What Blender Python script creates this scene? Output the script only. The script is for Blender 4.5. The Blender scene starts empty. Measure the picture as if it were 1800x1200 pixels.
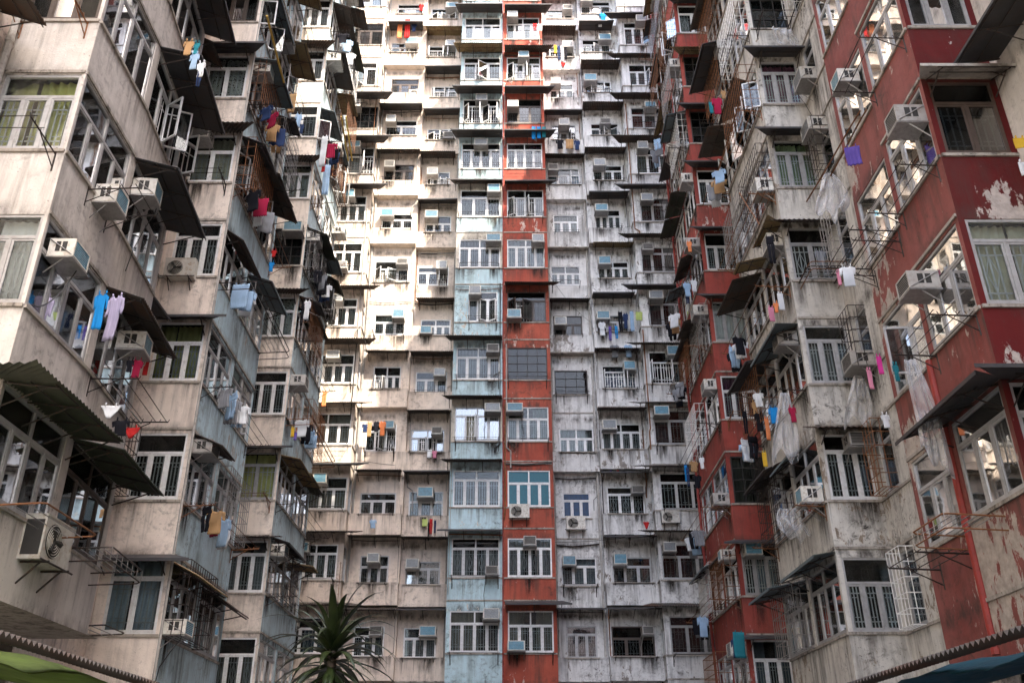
import bpy, math, random
from mathutils import Vector, Matrix, noise as mnoise

# ------------------------------------------------------------------ camera, light
scene = bpy.context.scene
C = scene.collection
PITCH = math.atan(0.5)
ct, st = math.cos(PITCH), math.sin(PITCH)
FPX = 1600.0
cam_d = bpy.data.cameras.new('camera')
cam_d.sensor_width = 36.0
cam_d.lens = 36.0 * FPX / 1800.0
cam_d.shift_x = 15.0 / 1800.0
cam_d.clip_start = 0.1
cam_d.clip_end = 1000
cam = bpy.data.objects.new('camera', cam_d)
C.objects.link(cam)
cam.location = (0, 0, 0)
cam.rotation_euler = (math.pi / 2 + PITCH, 0, 0)
scene.camera = cam

SUN = Vector((0.74, -1.0, 1.5)).normalized()      # towards the sun
world = bpy.data.worlds.new('World')
scene.world = world
world.use_nodes = True
wn = world.node_tree
wn.nodes.clear()
sky = wn.nodes.new('ShaderNodeTexSky')
sky.sky_type = 'NISHITA'
sky.sun_disc = False
sky.sun_elevation = math.asin(SUN.z)
sky.sun_rotation = math.atan2(SUN.x, SUN.y)
sky.dust_density = 3.0
sky.air_density = 1.0
sky.ozone_density = 0.4
bg = wn.nodes.new('ShaderNodeBackground')
bg.inputs['Strength'].default_value = 0.15
wo = wn.nodes.new('ShaderNodeOutputWorld')
wn.links.new(sky.outputs[0], bg.inputs[0])
wn.links.new(bg.outputs[0], wo.inputs[0])

sl = bpy.data.lights.new('sun', 'SUN')
sl.energy = 2.05
sl.angle = math.radians(0.5)
sl.color = (1.0, 0.90, 0.76)
so = bpy.data.objects.new('sun', sl)
so.rotation_euler = SUN.to_track_quat('Z', 'Y').to_euler()
so.location = SUN * 120
C.objects.link(so)
scene.view_settings.view_transform = 'Standard'
scene.view_settings.look = 'None'
scene.view_settings.gamma = 1.0
scene.view_settings.exposure = 2.8

FH = 2.75                                        # storey height
ROOF = 41.0

def ray(px, py):
    u = (px - 885) / FPX
    v = (600 - py) / FPX
    return Vector((u, ct - v * st, st + v * ct))

def at_y(px, py, Y):
    d = ray(px, py)
    return d * (Y / d.y)

def at_x(px, py, X):
    d = ray(px, py)
    return d * (X / d.x)

# ------------------------------------------------------------------ mesh helpers
class MB:
    def __init__(self):
        self.v = []
        self.f = []
        self.m = []

    def quad(self, a, b, c, d, m=0):
        i = len(self.v)
        self.v += [tuple(a), tuple(b), tuple(c), tuple(d)]
        self.f.append((i, i + 1, i + 2, i + 3))
        self.m.append(m)

    def hexa(self, p, m=0):
        """eight corners: bottom 0-3 counter-clockwise, top 4-7"""
        i = len(self.v)
        self.v += [tuple(q) for q in p]
        for f in ((0, 3, 2, 1), (4, 5, 6, 7), (0, 1, 5, 4), (1, 2, 6, 5), (2, 3, 7, 6), (3, 0, 4, 7)):
            self.f.append(tuple(i + k for k in f))
            self.m.append(m)

    def box(self, x0, x1, y0, y1, z0, z1, m=0):
        self.hexa([(x0, y0, z0), (x1, y0, z0), (x1, y1, z0), (x0, y1, z0),
                   (x0, y0, z1), (x1, y0, z1), (x1, y1, z1), (x0, y1, z1)], m)

    def tube(self, pts, r, n=6, m=0, caps=True):
        pts = [Vector(p) for p in pts]
        rs = r if isinstance(r, (list, tuple)) else [r] * len(pts)
        base = len(self.v)
        for k, p in enumerate(pts):
            if k == 0:
                d = pts[1] - pts[0]
            elif k == len(pts) - 1:
                d = pts[-1] - pts[-2]
            else:
                d = (pts[k + 1] - pts[k]).normalized() + (pts[k] - pts[k - 1]).normalized()
            d = d.normalized() if d.length > 1e-9 else Vector((0, 0, 1))
            a = Vector((0, 0, 1)) if abs(d.z) < 0.9 else Vector((1, 0, 0))
            s = d.cross(a).normalized()
            t = d.cross(s)
            for j in range(n):
                an = 2 * math.pi * j / n
                self.v.append(tuple(p + (s * math.cos(an) + t * math.sin(an)) * rs[k]))
        for k in range(len(pts) - 1):
            for j in range(n):
                a0 = base + k * n + j
                a1 = base + k * n + (j + 1) % n
                self.f.append((a0, a1, a1 + n, a0 + n))
                self.m.append(m)
        if caps:
            self.f.append(tuple(base + j for j in range(n - 1, -1, -1)))
            self.m.append(m)
            e = base + (len(pts) - 1) * n
            self.f.append(tuple(e + j for j in range(n)))
            self.m.append(m)

    def grid(self, rows, m=0, thick=0.0, nrm=None):
        """rows of equal length of points; optional thickness along nrm"""
        R, K = len(rows), len(rows[0])
        base = len(self.v)
        for r in rows:
            self.v += [tuple(p) for p in r]
        for i in range(R - 1):
            for j in range(K - 1):
                a = base + i * K + j
                self.f.append((a, a + 1, a + K + 1, a + K))
                self.m.append(m)
        if thick:
            o = Vector(nrm) * thick
            b2 = len(self.v)
            for r in rows:
                self.v += [tuple(Vector(p) + o) for p in r]
            for i in range(R - 1):
                for j in range(K - 1):
                    a = b2 + i * K + j
                    self.f.append((a, a + K, a + K + 1, a + 1))
                    self.m.append(m)
            ring = [j for j in range(K)] + [i * K + K - 1 for i in range(1, R)] + \
                   [(R - 1) * K + j for j in range(K - 2, -1, -1)] + [i * K for i in range(R - 2, 0, -1)]
            for q in range(len(ring)):
                a, b = ring[q], ring[(q + 1) % len(ring)]
                self.f.append((base + a, b2 + a, b2 + b, base + b))
                self.m.append(m)

    def mesh(self, name, mats, smooth=False):
        me = bpy.data.meshes.new(name)
        me.from_pydata(self.v, [], self.f)
        for mt in mats:
            me.materials.append(mt)
        if len(mats) > 1:
            me.polygons.foreach_set('material_index', self.m)
        if smooth:
            me.polygons.foreach_set('use_smooth', [True] * len(self.f))
        me.update()
        return me


def link(name, me, parent=None, loc=(0, 0, 0), rz=0.0):
    o = bpy.data.objects.new(name, me)
    C.objects.link(o)
    if parent is not None:
        o.parent = parent
    o.location = loc
    o.rotation_euler = (0, 0, rz)
    return o

def tag(o, label, cat, group=None):
    o['label'] = label
    o['category'] = cat
    if group:
        o['group'] = group
    return o

def thing(name, label, cat, loc, rz=0.0, group=None):
    return tag(link(name, None, None, loc, rz), label, cat, group)

# ------------------------------------------------------------------ materials
def nodes(name):
    m = bpy.data.materials.new(name)
    m.use_nodes = True
    nt = m.node_tree
    nt.nodes.clear()
    out = nt.nodes.new('ShaderNodeOutputMaterial')
    b = nt.nodes.new('ShaderNodeBsdfPrincipled')
    nt.links.new(b.outputs[0], out.inputs[0])
    return m, nt, b, out

def N(nt, t, **kw):
    n = nt.nodes.new(t)
    for k, v in kw.items():
        setattr(n, k, v)
    return n

def noise(nt, vec, scale, detail=4, rough=0.55, dist=0.0):
    n = N(nt, 'ShaderNodeTexNoise')
    n.inputs['Scale'].default_value = scale
    n.inputs['Detail'].default_value = detail
    n.inputs['Roughness'].default_value = rough
    n.inputs['Distortion'].default_value = dist
    nt.links.new(vec, n.inputs['Vector'])
    return n.outputs[0]

def ramp(nt, fac, p0, p1, c0=(0, 0, 0, 1), c1=(1, 1, 1, 1)):
    r = N(nt, 'ShaderNodeMapRange')
    r.inputs[1].default_value = p0
    r.inputs[2].default_value = p1
    r.inputs[3].default_value = c0[0]
    r.inputs[4].default_value = c1[0]
    nt.links.new(fac, r.inputs[0])
    return r.outputs[0]

def mul(nt, a, b, op='MULTIPLY'):
    n = N(nt, 'ShaderNodeMath', operation=op)
    n.use_clamp = True
    for i, s in enumerate((a, b)):
        if isinstance(s, (int, float)):
            n.inputs[i].default_value = s
        else:
            nt.links.new(s, n.inputs[i])
    return n.outputs[0]

def mixc(nt, f, a, b, blend='MIX'):
    n = N(nt, 'ShaderNodeMix', data_type='RGBA', blend_type=blend)
    if isinstance(f, (int, float)):
        n.inputs[0].default_value = f
    else:
        nt.links.new(f, n.inputs[0])
    for i, s in ((6, a), (7, b)):
        if isinstance(s, (tuple, list)):
            n.inputs[i].default_value = (s[0], s[1], s[2], 1)
        else:
            nt.links.new(s, n.inputs[i])
    return n.outputs[2]

def position(nt, off=0.0, scale=(1, 1, 1)):
    g = N(nt, 'ShaderNodeNewGeometry')
    mp = N(nt, 'ShaderNodeMapping')
    mp.inputs['Location'].default_value = (off, off * 1.7, off * 0.6)
    mp.inputs['Scale'].default_value = scale
    nt.links.new(g.outputs['Position'], mp.inputs[0])
    return mp.outputs[0]

def bump(nt, h, b, strength=0.3, dist=0.02):
    n = N(nt, 'ShaderNodeBump')
    n.inputs['Strength'].default_value = strength
    n.inputs['Distance'].default_value = dist
    nt.links.new(h, n.inputs['Height'])
    nt.links.new(n.outputs[0], b.inputs['Normal'])

def paint(name, base, under=(0.55, 0.52, 0.47), peel=0.0, grime=0.5, seed=1.0, tint=None, sill=None, spots=None):
    m, nt, b, _ = nodes(name)
    P = position(nt, seed * 13.7)
    S = position(nt, seed * 5.1, (3.2, 3.2, 0.28))
    big = noise(nt, P, 0.45, 5, 0.6)
    mid = noise(nt, P, 2.2, 6, 0.62, 0.4)
    col = mixc(nt, ramp(nt, big, 0.35, 0.68), base, tint or tuple(c * 0.72 for c in base))
    col = mixc(nt, mul(nt, ramp(nt, mid, 0.42, 0.75), 0.55), col, tuple(min(1, c * 1.18) for c in base))
    # vertical dirt runs
    run = noise(nt, S, 1.3, 7, 0.7, 0.2)
    patch = ramp(nt, noise(nt, P, 0.8, 4), 0.34, 0.6)
    rf = mul(nt, mul(nt, ramp(nt, run, 0.47, 0.66), patch), grime * 1.1)
    col = mixc(nt, rf, col, (0.06, 0.05, 0.04))
    if sill is not None:
        # water runs that start at every sill and dirt on the drip edge below it
        sp = N(nt, 'ShaderNodeSeparateXYZ')
        g_ = N(nt, 'ShaderNodeNewGeometry')
        nt.links.new(g_.outputs['Position'], sp.inputs[0])
        zz = N(nt, 'ShaderNodeMath', operation='SUBTRACT')
        nt.links.new(sp.outputs[2], zz.inputs[0])
        zz.inputs[1].default_value = sill - 27.5
        dv = N(nt, 'ShaderNodeMath', operation='DIVIDE')
        nt.links.new(zz.outputs[0], dv.inputs[0])
        dv.inputs[1].default_value = 2.75
        fr_ = N(nt, 'ShaderNodeMath', operation='FRACT')
        nt.links.new(dv.outputs[0], fr_.inputs[0])
        m_ = fr_.outputs[0]
        S2 = position(nt, seed * 2.1, (7.5, 7.5, 0.22))
        rn = noise(nt, S2, 1.0, 5, 0.65, 0.1)
        spread = ramp(nt, m_, 0.56, 1.0, (0.0,), (0.34,))
        pt_ = ramp(nt, noise(nt, position(nt, seed * 7.7), 0.9, 4, 0.6), 0.4, 0.62)
        rf2 = mul(nt, ramp(nt, mul(nt, rn, spread, 'ADD'), 0.68, 0.98), pt_)
        col = mixc(nt, mul(nt, rf2, min(1.0, 0.35 + grime)), col, (0.055, 0.047, 0.04))
        ed_ = mul(nt, ramp(nt, m_, 0.66, 0.58), ramp(nt, m_, 0.5, 0.56))
        en = ramp(nt, noise(nt, position(nt, seed, (2.5, 2.5, 1.0)), 1.5, 6, 0.7), 0.4, 0.62)
        col = mixc(nt, mul(nt, mul(nt, ed_, en), min(1.0, grime + 0.25)), col, (0.05, 0.042, 0.036))
    # blotchy mildew
    mil = noise(nt, P, 5.5, 9, 0.74, 0.6)
    mm = mul(nt, ramp(nt, mil, 0.5, 0.66), ramp(nt, noise(nt, P, 0.65, 4), 0.43, 0.6))
    col = mixc(nt, mul(nt, mm, min(1.0, grime * 1.25)), col, (0.05, 0.043, 0.036))
    spk = noise(nt, P, 16, 5, 0.7)
    col = mixc(nt, mul(nt, ramp(nt, spk, 0.62, 0.7), min(1.0, grime * 1.3)), col, (0.06, 0.05, 0.04))
    # rust touches
    rst = noise(nt, S, 2.7, 5, 0.7)
    col = mixc(nt, mul(nt, ramp(nt, rst, 0.66, 0.8), 0.5 * grime), col, (0.28, 0.13, 0.05))
    h = mid
    if peel > 0:
        pn = noise(nt, position(nt, seed * 3.3, (1.5, 1.5, 0.7)), 2.9, 15, 0.70, 0.2)
        if spots:
            msk = None
            for (cx, cy, cz, rad) in spots:
                g2 = N(nt, 'ShaderNodeNewGeometry')
                vd = N(nt, 'ShaderNodeVectorMath', operation='DISTANCE')
                nt.links.new(g2.outputs['Position'], vd.inputs[0])
                vd.inputs[1].default_value = (cx, cy, cz)
                one = ramp(nt, vd.outputs['Value'], rad, rad * 0.25)
                msk = one if msk is None else mul(nt, msk, one, 'MAXIMUM')
        else:
            msk = ramp(nt, noise(nt, P, 0.38, 3), 0.46, 0.74 - 0.1 * peel)
        lift = mul(nt, msk, 0.16 + 0.1 * peel)
        pf = ramp(nt, mul(nt, pn, lift, 'ADD'), 0.70 - 0.05 * peel, 0.705 - 0.05 * peel)
        pf0 = ramp(nt, mul(nt, pn, lift, 'ADD'), 0.683 - 0.05 * peel, 0.688 - 0.05 * peel)
        col = mixc(nt, mul(nt, pf0, 0.55), col, tuple((u_ * 0.55 + b_c * 0.6) for u_, b_c in zip(under, base)))
        un_ = mixc(nt, ramp(nt, noise(nt, P, 6, 6, 0.7), 0.35, 0.65), tuple(c * 0.62 for c in under), under)
        col = mixc(nt, pf, col, un_)
        h = mul(nt, mid, mul(nt, pf, 0.9), 'SUBTRACT')
    fine = noise(nt, P, 38, 4, 0.6)
    hh = mul(nt, h, mul(nt, fine, 0.25), 'ADD')
    bump(nt, hh, b, 0.6, 0.02)
    nt.links.new(col, b.inputs['Base Color'])
    b.inputs['Roughness'].default_value = 0.85
    b.inputs['Specular IOR Level'].default_value = 0.25
    return m

def plain(name, base, rough=0.6, metal=0.0, var=0.25, scale=6.0, dirt=0.0, dcol=(0.05, 0.035, 0.02), sheen=False):
    m, nt, b, _ = nodes(name)
    P = position(nt, sum(base) * 7)
    oi = N(nt, 'ShaderNodeObjectInfo')
    n1 = noise(nt, P, scale, 5, 0.6)
    col = mixc(nt, ramp(nt, n1, 0.3, 0.7), tuple(c * (1 - var) for c in base), tuple(min(1, c * (1 + var * 0.6)) for c in base))
    hs = N(nt, 'ShaderNodeHueSaturation')
    nt.links.new(col, hs.inputs['Color'])
    nt.links.new(ramp(nt, oi.outputs['Random'], 0, 1, (0.78,), (1.18,)), hs.inputs['Value'])
    col = hs.outputs[0]
    if dirt:
        n2 = noise(nt, P, scale * 2.3, 7, 0.7)
        col = mixc(nt, mul(nt, ramp(nt, n2, 0.5, 0.68), dirt), col, dcol)
    nt.links.new(col, b.inputs['Base Color'])
    b.inputs['Roughness'].default_value = rough
    b.inputs['Metallic'].default_value = metal
    return m

def glass(name, tint=(0.8, 0.85, 0.85), refl=0.16, dust=(0.5, 0.48, 0.44), dustf=0.06):
    m, nt, b, out = nodes(name)
    nt.nodes.remove(b)
    tr = N(nt, 'ShaderNodeBsdfTransparent')
    tr.inputs[0].default_value = (*tint, 1)
    gl = N(nt, 'ShaderNodeBsdfGlossy')
    gl.inputs['Roughness'].default_value = 0.02
    gl.inputs[0].default_value = (0.95, 0.95, 0.95, 1)
    P = position(nt, 3.0)
    bp = N(nt, 'ShaderNodeBump')
    bp.inputs['Strength'].default_value = 0.02
    bp.inputs['Distance'].default_value = 0.05
    nt.links.new(noise(nt, P, 1.6, 2), bp.inputs['Height'])
    nt.links.new(bp.outputs[0], gl.inputs['Normal'])
    lw = N(nt, 'ShaderNodeLayerWeight')
    lw.inputs[0].default_value = 0.25
    f = mul(nt, lw.outputs['Fresnel'], refl, 'ADD')
    mx = N(nt, 'ShaderNodeMixShader')
    nt.links.new(f, mx.inputs[0])
    nt.links.new(tr.outputs[0], mx.inputs[1])
    nt.links.new(gl.outputs[0], mx.inputs[2])
    df = N(nt, 'ShaderNodeBsdfDiffuse')
    df.inputs[0].default_value = (*dust, 1)
    mx2 = N(nt, 'ShaderNodeMixShader')
    dn = ramp(nt, noise(nt, P, 3.0, 6, 0.7), 0.35, 0.75)
    nt.links.new(mul(nt, dn, dustf * 2), mx2.inputs[0])
    nt.links.new(mx.outputs[0], mx2.inputs[1])
    nt.links.new(df.outputs[0], mx2.inputs[2])
    nt.links.new(mx2.outputs[0], out.inputs[0])
    return m

def cloth(name, base, pat=None, pscale=9.0, sheer=0.0):
    m, nt, b, _ = nodes(name)
    P = position(nt, sum(base) * 3)
    if name == 'curtain_cloth':
        base = tuple(c * 0.58 for c in base)
    n1 = noise(nt, P, 3.0, 3)
    col = mixc(nt, ramp(nt, n1, 0.3, 0.7), tuple(c * 0.75 for c in base), base)
    if pat:
        v = N(nt, 'ShaderNodeTexVoronoi')
        v.inputs['Scale'].default_value = pscale
        nt.links.new(P, v.inputs['Vector'])
        col = mixc(nt, ramp(nt, v.outputs[0], 0.28, 0.4), pat, col)
    nt.links.new(col, b.inputs['Base Color'])
    b.inputs['Roughness'].default_value = 0.95
    b.inputs['Specular IOR Level'].default_value = 0.1
    return m

def sheetmetal(name, base, rust, amt=0.4, rough=0.65):
    m, nt, b, _ = nodes(name)
    P = position(nt, sum(base) * 11)
    n1 = noise(nt, P, 1.3, 8, 0.7, 0.4)
    n2 = noise(nt, P, 7.0, 6, 0.7)
    col = mixc(nt, ramp(nt, n2, 0.3, 0.7), tuple(c * 0.7 for c in base), base)
    col = mixc(nt, mul(nt, ramp(nt, n1, 0.48, 0.62), amt), col, rust)
    nt.links.new(col, b.inputs['Base Color'])
    b.inputs['Roughness'].default_value = rough
    b.inputs['Metallic'].default_value = 0.1
    bump(nt, n2, b, 0.25, 0.01)
    return m

M = {}
S0, SL1, SL2, SL3, SR1, SR2, SR3 = 4.75, 9.06, 8.40, 13.52, 9.21, 8.5, 13.5
CR = (0.72, 0.62, 0.53)
M['cream'] = paint('cream_plaster', CR, (0.5, 0.45, 0.4), 0.0, 0.5, 1, (0.58, 0.49, 0.42), S0)
M['cream3'] = paint('cream_bay_plaster', (0.80, 0.72, 0.64), (0.5, 0.45, 0.4), 0.0, 0.4, 1.4, (0.62, 0.54, 0.47), SL3)
M['creamnear'] = paint('dusty_cream_plaster', (0.64, 0.605, 0.565), (0.5, 0.45, 0.4), 0.0, 0.4, 2, (0.50, 0.46, 0.42), SL1)
M['pink'] = paint('pinkish_cream_plaster', (0.82, 0.74, 0.66), (0.5, 0.45, 0.4), 0.0, 0.42, 3, (0.68, 0.58, 0.51), SL2)
M['blue'] = paint('pale_blue_paint', (0.50, 0.66, 0.71), (0.66, 0.60, 0.50), 0.25, 0.55, 4, (0.42, 0.55, 0.58), S0)
M['bluegrey'] = paint('weathered_blue_paint', (0.60, 0.76, 0.82), (0.5, 0.48, 0.44), 0.25, 0.6, 5, (0.44, 0.56, 0.60), SL2)
M['bluegrey3'] = paint('grey_blue_paint', (0.60, 0.74, 0.79), (0.5, 0.48, 0.44), 0.25, 0.6, 5.5, (0.44, 0.54, 0.57), SL3)
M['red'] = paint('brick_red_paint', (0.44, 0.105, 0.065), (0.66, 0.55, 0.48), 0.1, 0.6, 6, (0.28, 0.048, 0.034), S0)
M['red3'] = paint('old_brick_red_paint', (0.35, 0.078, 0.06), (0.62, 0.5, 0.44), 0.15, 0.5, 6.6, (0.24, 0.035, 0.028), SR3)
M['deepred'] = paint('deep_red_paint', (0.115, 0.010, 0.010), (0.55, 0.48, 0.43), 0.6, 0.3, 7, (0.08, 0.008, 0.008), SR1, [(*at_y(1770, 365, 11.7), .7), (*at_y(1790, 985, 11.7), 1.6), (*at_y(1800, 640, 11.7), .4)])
M['sidered'] = paint('faded_red_paint', (0.27, 0.098, 0.085), (0.52, 0.45, 0.39), 0.9, 0.5, 8, (0.20, 0.05, 0.042), SR1, [(*at_x(1525, 470, 7.1), 1.25), (*at_x(1560, 560, 7.1), .8), (*at_x(1488, 320, 7.1), .8), (*at_x(1745, 1000, 7.0), 1.5), (*at_x(1600, 790, 7.1), .8)])
M['white'] = paint('grey_white_plaster', (0.76, 0.755, 0.74), (0.32, 0.29, 0.26), 0.3, 0.68, 9, (0.62, 0.615, 0.60), S0)
M['whitenear'] = paint('peeling_white_plaster', (0.66, 0.64, 0.59), (0.33, 0.27, 0.21), 0.3, 0.85, 10, (0.52, 0.49, 0.44), SR2)
M['soffit'] = paint('grey_soffit', (0.3, 0.28, 0.26), (0.3, 0.27, 0.24), 0.0, 0.5, 11)
M['beigeblue'] = paint('beige_plaster', (0.66, 0.61, 0.52), (0.5, 0.45, 0.4), 0.0, 0.5, 12, None, S0)
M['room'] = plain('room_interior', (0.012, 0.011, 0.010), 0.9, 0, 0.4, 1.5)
M['fw'] = plain('white_aluminium', (0.72, 0.73, 0.73), 0.45, 0.0, 0.12, 5, 0.35, (0.25, 0.2, 0.15))
M['fg'] = plain('grey_aluminium', (0.42, 0.42, 0.42), 0.4, 0.2, 0.15, 5, 0.35, (0.16, 0.13, 0.1))
M['fb'] = plain('dark_brown_frame', (0.07, 0.05, 0.04), 0.5, 0.0, 0.3, 5, 0.2)
M['fk'] = plain('black_steel_frame', (0.03, 0.03, 0.03), 0.6, 0.2, 0.3, 5, 0.3, (0.12, 0.05, 0.02))
M['grille'] = plain('painted_grille', (0.8, 0.8, 0.78), 0.5, 0, 0.2, 5)
M['grilley'] = plain('brass_grille', (0.5, 0.42, 0.22), 0.5, 0.2, 0.2, 5)
M['glass'] = glass('window_glass', (0.64, 0.68, 0.69), 0.0, dustf=0.02)
M['glassclear'] = glass('clear_window_glass', (0.78, 0.81, 0.81), 0.0, dustf=0.02)
M['glassmirror'] = glass('reflective_window_glass', (0.5, 0.52, 0.52), 0.36)
M['glassside'] = glass('side_window_glass', (0.52, 0.55, 0.56), 0.12, dustf=0.03)
M['glassdark'] = glass('dark_window_glass', (0.4, 0.43, 0.45), 0.0, (0.2, 0.2, 0.18), 0.03)
M['glassteal'] = plain('teal_frosted_glass', (0.004, 0.13, 0.19), 0.5, 0, 0.45, 30)
M['glassnavy'] = plain('blue_film_glass', (0.005, 0.035, 0.10), 0.5, 0, 0.4, 8)
CUR = {}
for k, c, p in (('c', (0.66, 0.6, 0.45), None), ('w', (0.72, 0.72, 0.70), None), ('b', (0.50, 0.62, 0.72), None),
                ('y', (0.44, 0.42, 0.17), None), ('g', (0.42, 0.52, 0.45), (0.25, 0.36, 0.30)), ('s', (0.40, 0.40, 0.39), None),
                ('p', (0.74, 0.7, 0.6), (0.12, 0.10, 0.09)), ('v', (0.12, 0.035, 0.075), None), ('o', (0.5, 0.30, 0.08), None),
                ('e', (0.17, 0.22, 0.12), None), ('n', (0.16, 0.2, 0.26), (0.4, 0.42, 0.45))):
    CUR[k] = cloth('curtain_cloth', c, p, 11)
for k_, c_ in (('Y', (0.80, 0.78, 0.30)), ('W', (0.9, 0.9, 0.88)), ('B', (0.74, 0.85, 0.95)), ('C', (0.9, 0.84, 0.62)), ('V', (0.3, 0.09, 0.16)), ('E', (0.36, 0.48, 0.24))):
    CUR[k_] = cloth('curtain_fabric', c_)
CUR['P'] = cloth('curtain_fabric', (0.95, 0.92, 0.8), (0.1, 0.09, 0.08), 14)
M['acw'] = plain('air_conditioner_casing', (0.66, 0.64, 0.58), 0.5, 0, 0.18, 5, 0.8, (0.30, 0.21, 0.12))
M['acg'] = plain('air_conditioner_grey_casing', (0.42, 0.40, 0.37), 0.5, 0, 0.18, 4, 0.45, (0.15, 0.1, 0.07))
M['acblue'] = plain('blue_filter_mesh', (0.04, 0.22, 0.34), 0.45, 0, 0.35, 9)
M['acfin'] = plain('condenser_fins', (0.17, 0.19, 0.21), 0.5, 0.4, 0.3, 20)
M['acdark'] = plain('dark_vent', (0.03, 0.028, 0.025), 0.7, 0, 0.2, 5)
M['flat'] = sheetmetal('grey_painted_sheet', (0.055, 0.055, 0.058), (0.08, 0.045, 0.03), 0.35)
M['flatblue'] = sheetmetal('blue_grey_sheet', (0.14, 0.19, 0.21), (0.12, 0.08, 0.05), 0.3)
M['flatwhite'] = sheetmetal('peeling_white_board', (0.52, 0.49, 0.44), (0.06, 0.045, 0.035), 0.8)
M['corr'] = sheetmetal('rusted_corrugated_sheet', (0.085, 0.072, 0.062), (0.10, 0.042, 0.02), 0.6)
M['corry'] = sheetmetal('yellowed_corrugated_sheet', (0.30, 0.22, 0.11), (0.16, 0.07, 0.03), 0.6)
M['corrg'] = sheetmetal('mossy_corrugated_sheet', (0.055, 0.06, 0.042), (0.03, 0.045, 0.03), 0.6)
M['iron'] = plain('black_iron', (0.035, 0.03, 0.028), 0.6, 0.3, 0.3, 9, 0.5, (0.16, 0.06, 0.025))
M['rustiron'] = plain('rusty_iron', (0.22, 0.09, 0.035), 0.75, 0.1, 0.4, 9, 0.4, (0.06, 0.03, 0.02))
M['steel'] = plain('worn_steel_tube', (0.36, 0.35, 0.34), 0.4, 0.5, 0.2, 9, 0.3)
M['pvc'] = plain('grey_drain_pipe', (0.40, 0.38, 0.35), 0.6, 0, 0.2, 4, 0.5, (0.12, 0.08, 0.05))
M['redpipe'] = plain('red_drain_pipe', (0.33, 0.04, 0.03), 0.6, 0, 0.2, 4, 0.3)
M['wire'] = plain('black_cable', (0.025, 0.025, 0.025), 0.6)
M['bamboo'] = plain('bamboo_pole', (0.5, 0.33, 0.06), 0.5, 0, 0.3, 5, 0.3)
M['ledge'] = paint('dirty_concrete_ledge', (0.42, 0.38, 0.33), (0.4, 0.35, 0.3), 0, 0.9, 14)

# ------------------------------------------------------------------ faces of the buildings
class Block:
    """one building; its walls are collected per paint and built as parts"""
    def __init__(self, label, loc):
        self.root = thing('apartment_block', label, 'building', loc)
        self.loc = Vector(loc)
        self.walls = {}
        self.ledges = []
        self.tops = []

    def wall(self, mat):
        if mat not in self.walls:
            self.walls[mat] = MB()
        return self.walls[mat]

    def finish(self):
        for k, mb in self.walls.items():
            mats = [M[k], M['room'], M['ledge']]
            me = mb.mesh('wall', mats)
            o = link('wall', me, self.root)
            o.location = -self.loc
        for mb in self.ledges:
            o = link('ledge', mb.mesh('ledge', [M['ledge']]), self.root)
            o.location = -self.loc
        for k, mb in self.tops:
            o = link('upper_wall', mb.mesh('upper_wall', [M[k]]), self.root)
            o.location = -self.loc


CORNERS = [(-6.85, 11.4), (-6.85, 18.8), (-6.88, 26.7), (7.0, 11.7), (7.0, 19.15), (6.93, 27.0), (-6.25, 35.5), (6.05, 35.5)]   # glazed corners: the rooms run into each other

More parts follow.
